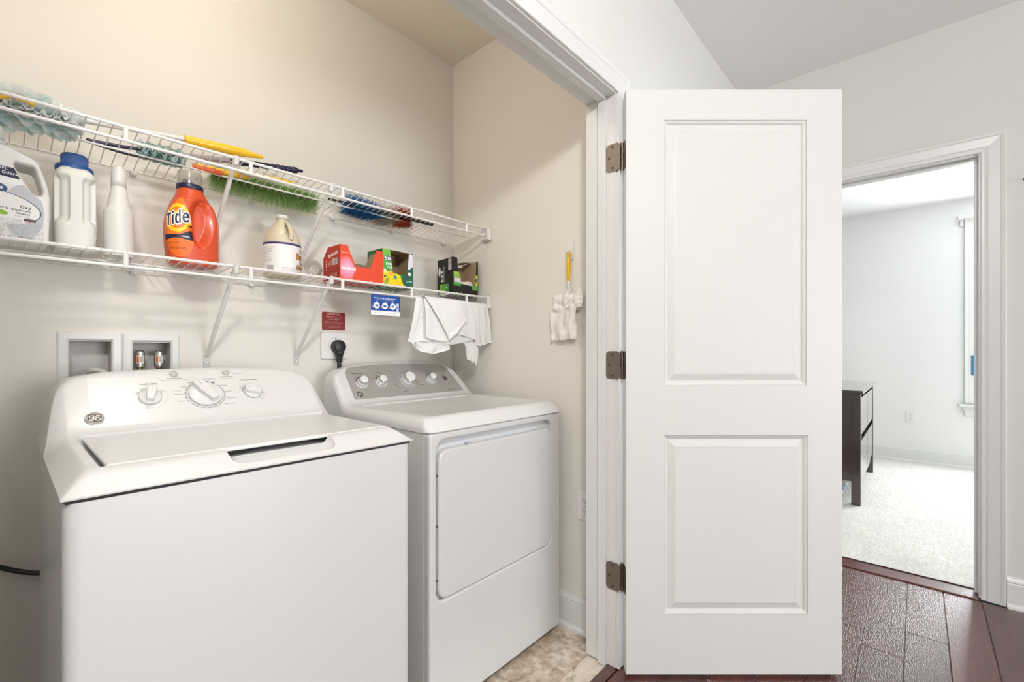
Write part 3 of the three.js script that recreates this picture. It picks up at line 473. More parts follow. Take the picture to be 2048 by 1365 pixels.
// ---------- wire shelves ----------
const SF = -1.534, SB = -1.784;
function deckY(base, z) { return base - 0.032 * (SF - z) / (SF - SB); }
function wireShelf(label, yT, yL, yR, braceFoot, braceX, hang) {
  const s = thing('wire_shelf', label, 'shelf', [0, 0, 0], 'wire shelves in the laundry closet');
  const X0 = -0.195, X1 = 1.545;
  const rail = (n, y, z, r, x1 = X1) => mesh(n, rod([X0, y, z], [x1, y, z], r, 12), M.wire, s);
  rail('front_rail', yT, SF, 0.0043, 1.536); rail('front_rail', yL, SF + 0.001, 0.0043, 1.536); rail('middle_rail', yT - (yT - yR) * 0.5 - 0.003, -1.662, 0.003); rail('back_rail', yR, SB, 0.0028, 1.535);
  const wg = merge(rod([0, yR + 0.0035, SB - 0.004], [0, yT + 0.0048, SF], 0.0016, 6), rod([0, yT + 0.0048, SF], [0, yT + 0.002, SF + 0.0045], 0.0016, 6), rod([0, yT + 0.002, SF + 0.0045], [0, yT - 0.002, SF + 0.0048], 0.0016, 6));
  for (let i = 0; i < 70; i++) { const x = 0.0125 + (i - 8) * 0.0253; if (x > 1.535 || x < X0 + 0.005) continue; const m = mesh('wire', wg, M.wire, s); m.position.x = x; }
  for (const x of [-0.085, 0.213, 0.510, 0.809, 1.107, 1.408]) mesh('lip_post', rod([x, yL, SF + 0.0005], [x, yT, SF + 0.0005], 0.0062, 10), M.wire, s);
  // moulded end bracket on the side wall
  const eb = mesh('end_bracket', merge(rbox(1.5385, 1.557, yL - 0.018, yT + 0.006, SF - 0.040, SF + 0.016, 0.004), rbox(1.526, 1.556, yL - 0.016, yL - 0.004, SF - 0.011, SF + 0.014, 0.003), rbox(1.526, 1.556, yL - 0.014, yT + 0.004, SF + 0.008, SF + 0.013, 0.002)), M.whitePlastic, s);
  mesh('bracket_cap', rod([1.5535, yT + 0.010, SF + 0.002], [1.557, yT + 0.010, SF + 0.002], 0.010, 16), M.whitePlastic, s);
  mesh('bracket_screw', rod([1.5525, yT + 0.010, SF + 0.002], [1.5538, yT + 0.010, SF + 0.002], 0.0035, 10), M.grey, s);
  for (const x of [-0.05, 0.268, 0.596, 0.90, 1.185, 1.48]) { const c = mesh('wall_clip', merge(rbox(x - 0.008, x + 0.008, yR - 0.012, yR + 0.006, -1.7995, SB + 0.004, 0.003), lathe([[0, 0], [0.006, 0], [0.004, 0.003], [0, 0.003]], 12).rotateX(Math.PI / 2).translate(x, yR - 0.008, SB + 0.003)), M.whitePlastic, s); }
  for (const x of braceX) {
    const b = new THREE.Group(); b.name = numbered('support_brace', s.uuid); s.add(b);
    const xt = x + 0.006, yw = braceFoot;
    mesh('strut', rod([xt, yT + 0.004, SF + 0.006], [x - 0.003, yw + 0.014, -1.794], 0.0066, 10), M.wire, b);
    mesh('hook_tab', merge(rod([xt, yT + 0.006, SF + 0.008], [xt, yT - 0.018, SF - 0.001], 0.0078, 10)), M.wire, b);
    mesh('foot_plate', rbox(x - 0.012, x + 0.008, yw - 0.026, yw + 0.016, -1.7997, -1.7955, 0.002), std(L(0.58, 0.58, 0.58), 0.4), b);
    mesh('foot_screw', lathe([[0, 0], [0.0045, 0], [0.003, 0.002], [0, 0.0012]], 12).rotateX(Math.PI / 2).translate(x - 0.002, yw - 0.010, -1.7957), M.steel, b);
  }
  return s;
}
wireShelf('upper white wire shelf along the back wall, piled with dusters', 1.7155, 1.6805, 1.682, 1.425, [0.463, 0.761]);
wireShelf('lower white wire shelf along the back wall, holding bottles and boxes', 1.3895, 1.354, 1.3795, 1.105, [0.463, 0.761]);
const low = z => 1.3962 - 0.010 * (SF - z) / (SF - SB), up = z => 1.7222 - 0.0335 * (SF - z) / (SF - SB);

// ---------- bottles on the lower shelf ----------
{ // carpet cleaner jug with a see-through side handle
  const t = thing('cleaner_jug', 'large white jug of carpet and upholstery cleaner with looped side handle', 'bottle', [-0.003, low(-1.62), -1.635]);
  const sh = new THREE.Shape(); sh.moveTo(-0.085, 0.008); sh.lineTo(0.072, 0.008); sh.quadraticCurveTo(0.078, 0.008, 0.079, 0.02); sh.lineTo(0.081, 0.115); sh.quadraticCurveTo(0.08, 0.14, 0.075, 0.16); sh.lineTo(0.064, 0.197); sh.quadraticCurveTo(0.058, 0.212, 0.045, 0.216); sh.lineTo(0.006, 0.233); sh.lineTo(-0.046, 0.233); sh.lineTo(-0.075, 0.205); sh.quadraticCurveTo(-0.09, 0.18, -0.09, 0.14); sh.lineTo(-0.091, 0.02); sh.quadraticCurveTo(-0.091, 0.008, -0.085, 0.008);
  const ho = new THREE.Path(); ho.moveTo(0.024, 0.196); ho.lineTo(0.049, 0.194); ho.quadraticCurveTo(0.055, 0.192, 0.057, 0.18); ho.lineTo(0.066, 0.145); ho.quadraticCurveTo(0.069, 0.127, 0.06, 0.126); ho.quadraticCurveTo(0.052, 0.127, 0.047, 0.138); ho.lineTo(0.025, 0.18); ho.quadraticCurveTo(0.019, 0.192, 0.024, 0.196); sh.holes.push(ho);
  const g = new THREE.ExtrudeGeometry(sh, { depth: 0.07, bevelEnabled: true, bevelSize: 0.0055, bevelThickness: 0.012, bevelSegments: 5, bevelOffset: -0.0055, curveSegments: 16 });
  mesh('body', g.translate(0, -0.008, -0.035), M.whitePlastic, t);
  mesh('neck', lathe([[0.0, 0.215], [0.024, 0.215], [0.024, 0.232], [0.03, 0.234], [0.03, 0.24], [0.0235, 0.242], [0.0235, 0.252], [0, 0.252]]).translate(-0.02, 0, 0), M.whitePlastic, t);
  mesh('cap', lathe([[0, 0.246], [0.026, 0.246], [0.026, 0.272], [0.024, 0.275], [0, 0.275]]).translate(-0.02, 0, 0), M.whitePlastic, t);
  const lw = 0.156, lh = 0.182, tex = canvasTex(1024, 1195, (c, W, H) => {
    c.fillStyle = '#e9e8e8'; c.fillRect(0, 0, W, H);
    const gr = c.createLinearGradient(0, 130, 0, 520); gr.addColorStop(0, '#e8eaec'); gr.addColorStop(0.5, '#f4f5f6'); gr.addColorStop(1, '#dfe2e6'); c.fillStyle = gr; c.fillRect(0, 110, W, 420);
    c.fillStyle = '#c2c6cc'; c.beginPath(); c.ellipse(800, 760, 220, 420, 0, 0, 7); c.fill();
    c.fillStyle = '#efeeee'; c.beginPath(); c.ellipse(470, 720, 500, 250, 0.12, 0, 7); c.fill();
    c.strokeStyle = '#23244a'; c.lineWidth = 9; c.beginPath(); c.ellipse(480, 700, 510, 235, 0.14, -1.9, 0.75); c.stroke();
    c.fillStyle = '#1d1b45'; c.beginPath(); c.moveTo(0, 60); c.lineTo(700, 105); c.lineTo(760, 262); c.lineTo(0, 205); c.fill();
    c.save(); c.rotate(0.06); c.fillStyle = '#fff'; c.textAlign = 'right'; c.font = 'bold 58px sans-serif'; c.fillText('Lifts Out Dirt,', 640, 108); c.fillText('Stains & Odors', 745, 172); c.restore();
    c.fillStyle = '#2a567f'; c.beginPath(); c.ellipse(540, 430, 90, 62, 0.2, 0, 7); c.fill(); c.fillStyle = '#fff'; c.beginPath(); c.moveTo(485, 445); c.lineTo(515, 398); c.lineTo(540, 422); c.lineTo(585, 408); c.lineTo(570, 438); c.lineTo(595, 452); c.fill();
    c.save(); c.rotate(0.07); c.fillStyle = '#2b2b33'; c.textAlign = 'right'; c.font = 'bold 66px sans-serif'; c.fillText('Oxy', 925, 650); c.font = 'bold 43px sans-serif'; c.fillText('Carpet & Upholstery', 925, 700); c.fillText('Cleaner', 925, 748); c.fillStyle = '#8d8d92'; c.font = '32px sans-serif'; c.fillText('Fresh Scent', 925, 788); c.restore();
    c.fillStyle = '#8cb63a'; c.beginPath(); c.ellipse(535, 800, 100, 40, 0.2, 0, 7); c.fill();
    for (let i = 0; i < 900; i++) { const y = 880 + rnd() * 300, r = 6 + rnd() * 16; c.strokeStyle = `rgba(150,150,150,${0.25 + 0.3 * rnd()})`; c.lineWidth = 2.5; c.beginPath(); c.arc(rnd() * W, y, r, 0, 7); c.stroke(); }
    c.fillStyle = '#34343a'; c.fillRect(800, 860, 130, 34); c.fillStyle = '#c66'; c.fillRect(800, 900, 130, 10);
    c.fillStyle = '#2a2a2e'; c.font = '40px sans-serif'; c.textAlign = 'right'; c.fillText('64 FL OZ (2 QT) 1.89L', 900, 1178);
  });
  const ls = poly([[-0.085, 0.01], [0.070, 0.01], [0.072, 0.105], [0.063, 0.112], [0.048, 0.125], [0.035, 0.145], [0.020, 0.178], [0.008, 0.190], [-0.085, 0.190]]);
  mesh('label', planar(extr(ls, 0.0005).translate(0, -0.004, 0.0470), 'x', 'y', -0.085, 0.006, lw, lh), printed(tex, 0.45), t);
}
{ // white container with grip dents and a blue cap
  const t = thing('white_grip_bottle', 'white plastic container with side grips and royal blue screw cap', 'bottle', [0.126, low(-1.65), -1.655]);
  const W = [[0, 0.034], [0.004, 0.039], [0.06, 0.0405], [0.15, 0.0405], [0.188, 0.0405], [0.204, 0.037], [0.212, 0.031], [0.216, 0.028]];
  const R = (th, y) => { const k = smoothT(W, y) / 0.0405; let r = superR(th, 0.0405 * k, 0.05 * k, 4.2); const e = sstep(0.066, 0.088, y) * (1 - sstep(0.178, 0.196, y)); for (const s of [-1, 1]) { const d = Math.abs(th - s * 0.62); r -= 0.013 * e * (1 - sstep(0.22, 0.42, d)); } return r; };
  mesh('body', radial(steps(0, 0.216, 54), R, () => 0, () => 0, 120), M.bottle, t);
  const rib = []; for (let i = 0; i < 60; i++) { const a = i / 60 * 2 * Math.PI; rib.push(box(-0.0006, 0.0006, 0.228, 0.252, -0.0006, 0.0006).translate(0.0262 * Math.cos(a), 0, 0.0262 * Math.sin(a))); }
  const cap = mesh('cap', merge(lathe([[0, 0.212], [0.0365, 0.212], [0.0375, 0.214], [0.0375, 0.222], [0.036, 0.2255], [0.0265, 0.227], [0.0262, 0.252], [0.0245, 0.256], [0, 0.256]], 48), ...rib), phys(L(0.006, 0.072, 0.26), 0.4), t);
  const tex = canvasTex(256, 512, (c) => { c.fillStyle = '#e6e5e3'; c.fillRect(0, 0, 256, 512); c.fillStyle = '#333'; for (let i = 0; i < 26; i++) c.fillRect(40 + i * 5, 330, 2 + rnd() * 3, 130); c.font = '22px sans-serif'; for (let k = 0; k < 9; k++) c.fillText('directions  rinse', 10, 40 + k * 26); });
  mesh('label', patch(0.012, 0.085, 0.72, 1.5, R, 0.0006), printed(tex), t);
}
{ // plain white bottle with tall rounded cap
  const t = thing('white_bottle', 'plain white bottle with tall rounded white cap', 'bottle', [0.2135, low(-1.64), -1.645]);
  mesh('body', lathe([[0, 0], [0.030, 0], [0.0325, 0.004], [0.0325, 0.120], [0.0315, 0.127], [0.0265, 0.134], [0.0248, 0.140], [0.0165, 0.194], [0.0155, 0.199], [0, 0.199]], 48), M.bottle, t);
  mesh('cap', lathe([[0, 0.194], [0.0172, 0.194], [0.0168, 0.215], [0.0158, 0.238], [0.0125, 0.249], [0.006, 0.254], [0, 0.255]], 40), M.bottle, t);
}
{ // orange detergent bottle
  const t = thing('detergent_bottle', 'orange detergent bottle with clear dosing cap and navy collar', 'bottle', [0.384, low(-1.645), -1.648]);
  const prof = [[0, 0.056, 0.002], [0.006, 0.0635, 0.002], [0.05, 0.0685, 0.001], [0.10, 0.0700, 0], [0.135, 0.0675, 0], [0.165, 0.0600, 0], [0.190, 0.050, -0.001], [0.208, 0.0405, -0.003], [0.222, 0.034, -0.005], [0.230, 0.0325, -0.006]];
  const cx = y => splT(prof, y, 2);
  const R = (th, y) => {
    const a = splT(prof, y), b = Math.min(a, 0.046 * (y > 0.17 ? 1 - (y - 0.17) * 4.2 : 1) ), n = y > 0.19 ? 2.1 : 2.7; let r = superR(th, a, Math.max(b, 0.0325), n);
    const u = Math.sin(th) * r / 0.07, v = (y - 0.125) / 0.072, ex = (u - 0.17 - 0.05 * v) / (0.54 + 0.10 * v), q = Math.hypot(ex, v * 0.94);
    if (Math.cos(th) > 0) r -= 0.023 * (1 - sstep(0.66, 1.04, q)) ;
    return r;
  };
  const orange = phys(L(0.64, 0.068, 0.011), 0.36, { clearcoat: 0.25, clearcoatRoughness: 0.15 });
  mesh('body', radial(steps(0, 0.230, 110), R, cx, () => 0, 260), orange, t);
  mesh('collar', lathe([[0, 0.226], [0.0325, 0.226], [0.0345, 0.229], [0.0345, 0.240], [0.033, 0.2425], [0, 0.2425]], 48).translate(-0.006, 0, 0), M.navy, t);
  mesh('spout', merge(lathe([[0, 0.242], [0.016, 0.242], [0.014, 0.252], [0.011, 0.259], [0, 0.26]], 24).translate(-0.012, 0, 0), rbox(-0.004, 0.012, 0.242, 0.250, -0.004, 0.006, 0.002)), M.navy, t);
  mesh('dosing_cap', lathe([[0.0325, 0.242], [0.0318, 0.279], [0.0300, 0.2815], [0, 0.2815], [0, 0.2805], [0.0293, 0.2805], [0.0308, 0.278], [0.0315, 0.242], [0.0325, 0.242]], 56).translate(-0.006, 0, 0), M.clearPlastic, t);
  const tex = canvasTex(1024, 1400, (c, W, H) => {
    c.fillStyle = '#ef7a1e'; c.fillRect(0, 0, W, H);
    for (let i = 0; i < 2600; i++) { c.fillStyle = `rgba(${rnd() > .5 ? '250,190,60' : '190,50,20'},0.5)`; c.beginPath(); c.arc(rnd() * W, rnd() * 780, 2 + 5 * rnd(), 0, 7); c.fill(); }
    c.fillStyle = '#f5d400'; c.beginPath(); c.ellipse(500, 510, 430, 330, 0, 0, 7); c.fill(); c.fillStyle = '#ee7a14'; c.beginPath(); c.ellipse(500, 510, 330, 250, 0, 0, 7); c.fill(); c.fillStyle = '#f5d400'; c.beginPath(); c.ellipse(500, 510, 215, 160, 0, 0, 7); c.fill();
    c.save(); c.translate(490, 560); c.rotate(-0.17); c.transform(1, 0, -0.12, 1, 0, 0); c.font = 'bold 400px sans-serif'; c.textAlign = 'center'; c.lineJoin = 'round'; c.strokeStyle = '#fff'; c.lineWidth = 54; c.strokeText('Tide', 0, 90); c.fillStyle = '#15163a'; c.fillText('Tide', 0, 90); c.restore();
    c.fillStyle = '#15163a'; c.beginPath(); c.moveTo(0, 880); c.quadraticCurveTo(600, 980, W, 720); c.lineTo(W, 1020); c.quadraticCurveTo(500, 930, 0, 1050); c.fill();
    c.fillStyle = '#fff'; c.font = 'bold 46px sans-serif'; c.fillText('ORIGINAL', 680, 945);
    c.fillStyle = '#ee6d1a'; c.beginPath(); c.ellipse(520, 1200, 560, 230, 0, 0, 7); c.fill();
    c.fillStyle = '#3a1a10'; c.font = '38px sans-serif'; c.fillText('Liquid laundry detergent', 190, 1090); c.fillText('32 loads', 190, 1130); c.font = 'bold 74px sans-serif'; c.fillText('50 FL OZ (1.47 L)', 260, 1230); c.fillText('64', 820, 700);
  });
  const T0 = [[0.018, -1.0], [0.03, -1.2], [0.06, -1.42], [0.1, -1.5], [0.15, -1.4], [0.19, -1.0], [0.197, -0.85]], T1 = [[0.018, -0.75], [0.03, -0.42], [0.06, -0.26], [0.1, -0.30], [0.14, -0.42], [0.17, -0.58], [0.19, -0.76], [0.197, -0.85]];
  const lp = patch(0.018, 0.197, y => lerpT(T0, y), y => lerpT(T1, y), R, 0.0008, cx, () => 0, 40, 50);
  const up_ = lp.attributes.uv, po = lp.attributes.position; for (let i = 0; i < up_.count; i++) { const y = po.getY(i); up_.setXY(i, (po.getX(i) * 0.8 + po.getZ(i) * 0.6 + 0.054) / 0.073, (y - 0.018) / 0.179); }
  mesh('label', lp, printed(tex, 0.35), t);
  mesh('level_window', patch(0.03, 0.135, 1.05, 1.085, R, 0.0006, cx, () => 0, 2, 20), std(L(0.75, 0.45, 0.38), 0.4), t);
  t.rotation.y = 0.10;
}
{ // cream gallon jug with purple banded label
  const t = thing('ammonia_jug', 'cream half-gallon jug with purple band and yellow lettering', 'bottle', [0.652, low(-1.655), -1.66]);
  const P = [[0, 0.054], [0.004, 0.0585], [0.02, 0.06], [0.118, 0.06], [0.132, 0.0575], [0.155, 0.047], [0.178, 0.033], [0.192, 0.0215], [0.198, 0.0185], [0.202, 0.018]];
  const R = (th, y) => { let r = splT(P, y); const v = (y - 0.158) / 0.036, d = (th - 0.12) / 0.30, q = Math.hypot(d, v); r -= 0.018 * (1 - sstep(0.75, 1.05, q)); return r; };
  const cream = phys(L(0.66, 0.58, 0.43), 0.42, { clearcoat: 0.2 });
  mesh('body', radial(steps(0, 0.202, 70), R, () => 0, () => 0, 130), cream, t);
  mesh('handle', tube([[0.008, 0.187, 0.021], [0.0075, 0.176, 0.037], [0.0075, 0.158, 0.049], [0.007, 0.136, 0.056], [0.006, 0.125, 0.055]], 0.0075, 10), cream, t);
  mesh('cap', lathe([[0, 0.2], [0.0195, 0.2], [0.0195, 0.214], [0.018, 0.216], [0, 0.216]], 32), M.ivory, t);
  const tex = canvasTex(2048, 700, (c, W, H) => {
    c.fillStyle = '#f0eeea'; c.fillRect(0, 0, W, H); c.fillStyle = '#2f2466'; c.fillRect(0, 0, W, 46);
    c.fillStyle = '#4a4458'; c.font = '26px sans-serif'; const l = ['DANGER: may cause burns.', 'Do not mix with bleach', 'or other household', 'products. Use in well', 'ventilated areas.', 'FIRST AID: if in eyes', 'rinse with water for', '15 minutes. Keep out', 'of reach of children.', 'Store in a cool place'];
    l.forEach((s, i) => c.fillText(s, 330, 130 + i * 36)); for (let i = 0; i < 34; i++) c.fillRect(440 + i * 5, 540, 1 + 3 * rnd(), 110);
    c.font = '22px sans-serif'; for (let i = 0; i < 5; i++) c.fillText('Contents: water, ammonium hydroxide, fragrance', 790, 590 + i * 26);
    const big = (s, x, y, z) => { c.font = 'bold ' + z + 'px sans-serif'; c.lineJoin = 'round'; c.strokeStyle = '#241c58'; c.lineWidth = z * 0.2; c.strokeText(s, x, y); c.fillStyle = '#f4b41a'; c.fillText(s, x, y); };
    big('The', 1300, 180, 100); big('Basic', 1180, 350, 170); big('Clear', 1300, 465, 100); big('Ammonia', 1175, 580, 120);
  });
  mesh('label', patch(0.010, 0.112, -2.2, 2.4, (th, y) => 0.06, 0.0006, () => 0, () => 0, 90, 4), printed(tex, 0.45), t);
}
{ // clear measuring cap lying on its side
  const t = thing('measuring_cup', 'clear plastic measuring cap lying on its side beside the cream jug', 'cup', [0.738, low(-1.60) + 0.0285, -1.60]);
  mesh('cup', lathe([[0, 0], [0.0255, 0], [0.0265, 0.002], [0.0285, 0.034], [0.0285, 0.036], [0.0272, 0.036], [0.0252, 0.003], [0, 0.0015]], 48).rotateX(Math.PI / 2), M.clearPlastic, t);
  mesh('inner_ring', lathe([[0.0195, 0.0012], [0.0205, 0.0012], [0.0210, 0.020], [0.0198, 0.020], [0.0195, 0.0012]], 40).rotateX(Math.PI / 2), M.clearPlastic, t);
  t.rotation.y = -0.55;
}
// ---------- cartons ----------
function card(parent, name, pts, print, map, flip = 0) {   // one cardboard wall: printed outside, kraft inside
  const g = new THREE.Group(); g.name = numbered(name, parent.uuid); parent.add(g);
  const o = planar(extr(poly(pts), 0.0008), 'x', 'y', print.x, print.y, print.w, print.h), k = norm(extr(poly(pts), 0.0008).translate(0, 0, flip ? 0.0009 : -0.0009));
  mesh('print', o.applyMatrix4(map), print.m, g); mesh('board', k.applyMatrix4(map), M.kraft, g); return g;
}
const mFront = z => new THREE.Matrix4().makeTranslation(0, 0, z);
const mLeft = () => new THREE.Matrix4().makeRotationY(-Math.PI / 2).setPosition(0, 0, 0);        // local x runs towards +z... drawn from the back edge
function carton(name, label, x, w, d, h, z, faces) {
  const t = thing(name, label, 'box', [x, low(z - d / 2) + 0.001, z]);
  const P = (m, X, Y, W, H) => ({ m, x: X, y: Y, w: W, h: H });
  card(t, 'front_panel', faces.front, P(faces.mF, 0, 0, w, h), mFront(0));
  card(t, 'left_panel', faces.left, P(faces.mL, -d, 0, d, h), new THREE.Matrix4().makeRotationY(-Math.PI / 2));
  card(t, 'right_panel', faces.right ?? faces.left, P(faces.mR, -d, 0, d, h), new THREE.Matrix4().makeRotationY(-Math.PI / 2).setPosition(w, 0, 0), 1);
  card(t, 'back_panel', faces.back, P(faces.mR, 0, 0, w, h), new THREE.Matrix4().makeRotationY(Math.PI).setPosition(w, 0, -d));
  mesh('bottom_panel', box(0, w, -0.0006, 0.0006, -d, 0), faces.mR, t);
  return t;
}
const flat = (r, g, b) => std(L(r, g, b), 0.5);
{ // orange dryer sheet carton
  const or = '#e2471f', dk = '#a3260f';
  const F = canvasTex(1024, 748, (c, W, H) => { c.fillStyle = or; c.fillRect(0, 0, W, H); const g = c.createRadialGradient(180, 480, 20, 180, 480, 330); g.addColorStop(0, '#f7b7d8'); g.addColorStop(0.6, '#ef7f93'); g.addColorStop(1, 'rgba(226,71,31,0)'); c.fillStyle = g; c.beginPath(); c.moveTo(0, 250); c.lineTo(170, 200); c.lineTo(345, 480); c.lineTo(250, 748); c.lineTo(0, 748); c.fill(); c.fillStyle = '#fff'; c.font = 'bold 96px sans-serif'; c.fillText('bounce', 18, 520); c.font = '26px sans-serif'; c.fillText('outdoor fresh sheets', 16, 170); c.strokeStyle = dk; c.lineWidth = 3; c.beginPath(); c.moveTo(345, 480); c.lineTo(255, 748); c.moveTo(700, 440); c.lineTo(810, 748); c.stroke(); });
  const S = canvasTex(700, 720, (c, W, H) => { c.fillStyle = '#c0341a'; c.fillRect(0, 0, W, H); c.fillStyle = '#a82a12'; c.fillRect(0, 400, W, 320); c.save(); c.translate(210, 230); c.rotate(-0.13); c.fillStyle = '#fff'; c.font = 'bold 118px sans-serif'; c.fillText('bounce', 0, 0); c.restore(); c.fillStyle = '#f3f0ea'; c.fillRect(400, 260, 200, 130); c.fillStyle = '#222'; for (let i = 0; i < 26; i++) c.fillRect(412 + i * 7, 268, 1 + 4 * rnd(), 112); c.fillStyle = '#f2d9d0'; for (let i = 0; i < 4; i++) { c.beginPath(); c.arc(130, 290 + i * 55, 20, 0, 7); c.fill(); c.fillRect(190, 300 + i * 30, 150, 8); c.fillRect(330, 560 + i * 34, 240, 8); } });
  const t = carton('dryer_sheet_box', 'orange dryer sheet carton with a low cut-out front', 0.815, 0.178, 0.128, 0.129, -1.562, {
    front: [[0, 0], [0.178, 0], [0.178, 0.127], [0.148, 0.129], [0.121, 0.055], [0.060, 0.055], [0.029, 0.129], [0, 0.129]],
    left: [[-0.128, 0], [0, 0], [0, 0.129], [-0.092, 0.129], [-0.128, 0.092]], back: [[0, 0], [0.178, 0], [0.178, 0.092], [0, 0.092]],
    mF: printed(F), mL: printed(S), mR: flat(0.55, 0.06, 0.02) });
  mesh('folded_flap', box(0.020, 0.026, 0.02, 0.120, -0.10, -0.005), M.kraft, t);
}
{ // green cloth refill carton
  const F = canvasTex(900, 900, (c, W, H) => {
    const g = c.createLinearGradient(0, 0, 250, 600); g.addColorStop(0, '#8bc63e'); g.addColorStop(1, '#2f9a43'); c.fillStyle = g; c.fillRect(0, 0, W, H);
    c.fillStyle = '#e3e1ec'; c.fillRect(740, 0, 160, 420); c.fillStyle = '#0f5b47'; c.beginPath(); c.moveTo(900, 330); c.lineTo(700, 480); c.lineTo(540, 640); c.lineTo(640, 900); c.lineTo(900, 900); c.fill();
    c.fillStyle = '#f6d60e'; c.beginPath(); c.moveTo(0, 560); c.lineTo(200, 520); c.lineTo(500, 590); c.lineTo(640, 900); c.lineTo(0, 900); c.fill();
    c.fillStyle = '#f3b63c'; c.beginPath(); c.arc(250, 570, 70, 0, 7); c.fill(); c.fillStyle = '#fff7d0'; for (let k = 0; k < 6; k++) { c.beginPath(); c.ellipse(70 + 28 * Math.cos(k), 530 + 28 * Math.sin(k), 26, 16, k, 0, 7); c.fill(); }
    c.fillStyle = '#3d7d2b'; c.beginPath(); c.ellipse(120, 770, 40, 95, 0.7, 0, 7); c.fill(); c.fillStyle = '#b8cc3a'; c.beginPath(); c.ellipse(120, 770, 22, 70, 0.7, 0, 7); c.fill(); c.fillStyle = '#3d7d2b'; c.beginPath(); c.ellipse(70, 660, 24, 40, 1.2, 0, 7); c.fill(); c.fillStyle = '#2a8f86'; c.beginPath(); c.arc(360, 660, 50, 0, 7); c.fill(); c.strokeStyle = '#c79a00'; c.lineWidth = 8; c.beginPath(); c.arc(480, 740, 60, 0, 7); c.stroke();
    c.lineJoin = 'round'; c.font = 'bold italic 150px sans-serif'; c.strokeStyle = '#1a2360'; c.lineWidth = 26; c.strokeText('Sw', 50, 270); c.fillStyle = '#fff'; c.fillText('Sw', 50, 270);
    c.fillStyle = '#fff'; c.font = 'bold 76px sans-serif'; c.fillText('SWEE', 90, 380); c.fillText('CLO', 130, 460); c.fillStyle = '#9ad0c4'; c.fillRect(690, 700, 130, 14); c.fillRect(690, 730, 90, 14); c.fillStyle = '#fff'; c.beginPath(); c.arc(790, 530, 46, 0, 7); c.fill(); c.font = 'bold 60px sans-serif'; c.fillText('32', 800, 740);
  });
  const dg = flat(0.015, 0.12, 0.03);
  const t = carton('cloth_refill_box', 'green and yellow sweeping-cloth carton with dark open front', 1.004, 0.146, 0.110, 0.150, -1.585, {
    front: [[0, 0], [0.146, 0], [0.146, 0.143], [0.126, 0.144], [0.116, 0.052], [0.048, 0.057], [0.034, 0.150], [0, 0.150]],
    left: [[-0.11, 0], [0, 0], [0, 0.150], [-0.11, 0.150]], back: [[0, 0], [0.146, 0], [0.146, 0.15], [0, 0.15]], mF: printed(F), mL: dg, mR: dg });
  mesh('top_flap', merge(grid(6, 4, (u, v) => [0.002 + 0.142 * u, 0.1495 + 0.006 * Math.sin(u * 2.6) - 0.004 * u - 0.003 * v, -0.11 + 0.106 * v])), M.kraft, t);
}
{ // black carton
  const F = canvasTex(800, 870, (c, W, H) => {
    c.fillStyle = '#101011'; c.fillRect(0, 0, W, H); const g = c.createLinearGradient(0, 300, 0, 560); g.addColorStop(0, '#c8e04a'); g.addColorStop(1, '#3f9b3f'); c.fillStyle = g; c.fillRect(20, 330, 230, 270); c.fillStyle = '#e8d9ea'; c.fillRect(40, 470, 260, 100); c.fillStyle = '#4aa83e'; c.fillRect(20, 580, 230, 70);
    c.fillStyle = '#57b046'; c.fillRect(610, 560, 180, 150); c.fillStyle = '#e9dc3a'; c.beginPath(); c.moveTo(690, 330); c.lineTo(790, 350); c.lineTo(790, 600); c.lineTo(620, 590); c.fill(); c.fillStyle = '#2a4a60'; c.beginPath(); c.moveTo(730, 420); c.lineTo(780, 430); c.lineTo(700, 600); c.lineTo(660, 600); c.fill(); });
  const S = canvasTex(560, 870, (c, W, H) => { c.fillStyle = '#0e0e0f'; c.fillRect(0, 0, W, H); c.fillStyle = '#dcdcdc'; c.beginPath(); c.ellipse(70, 300, 44, 110, 0, 0, 7); c.fill(); for (let k = 0; k < 3; k++) { c.beginPath(); c.arc(160, 320 + k * 100, 34, 0, 7); c.fill(); } c.fillStyle = '#8d8680'; c.fillRect(220, 190, 34, 370); c.fillStyle = '#e4d8d8'; c.fillRect(400, 30, 110, 250); c.fillStyle = '#222'; for (let i = 0; i < 20; i++) c.fillRect(415, 40 + i * 11, 80, 2 + 4 * rnd()); const g = c.createLinearGradient(80, 0, 420, 0); g.addColorStop(0, '#8dbb3c'); g.addColorStop(1, '#2f8f3c'); c.fillStyle = g; c.fillRect(80, 600, 330, 220); c.fillStyle = '#ddd'; c.beginPath(); c.arc(330, 690, 24, 0, 7); c.fill(); c.fillStyle = '#eee'; c.fillRect(110, 835, 320, 30); });
  const bk = flat(0.008, 0.008, 0.009);
  const t = carton('black_box', 'black and green refill carton torn open at the front', 1.375, 0.158, 0.108, 0.174, -1.59, {
    front: [[0, 0], [0.158, 0], [0.158, 0.172], [0.148, 0.173], [0.146, 0.10], [0.128, 0.050], [0.048, 0.056], [0.046, 0.082], [0.036, 0.105], [0.029, 0.130], [0.026, 0.174], [0, 0.174]],
    left: [[-0.108, 0], [0, 0], [0, 0.174], [-0.108, 0.168]], back: [[0, 0], [0.158, 0], [0.158, 0.155], [0.12, 0.150], [0, 0.155]], mF: printed(F), mL: printed(S), mR: bk });
  mesh('paper_liner', grid(8, 4, (u, v) => [0.01 + 0.138 * u, 0.040 + 0.034 * v + 0.003 * Math.sin(u * 9), -0.012 - 0.02 * v]), std(L(0.85, 0.82, 0.78), 0.9, { side: THREE.DoubleSide }), t);
  mesh('top_flap', grid(6, 4, (u, v) => [0.080 + 0.075 * u, 0.158 + 0.012 * u + 0.004 * v, -0.105 + 0.07 * v]), M.kraft, t);
}

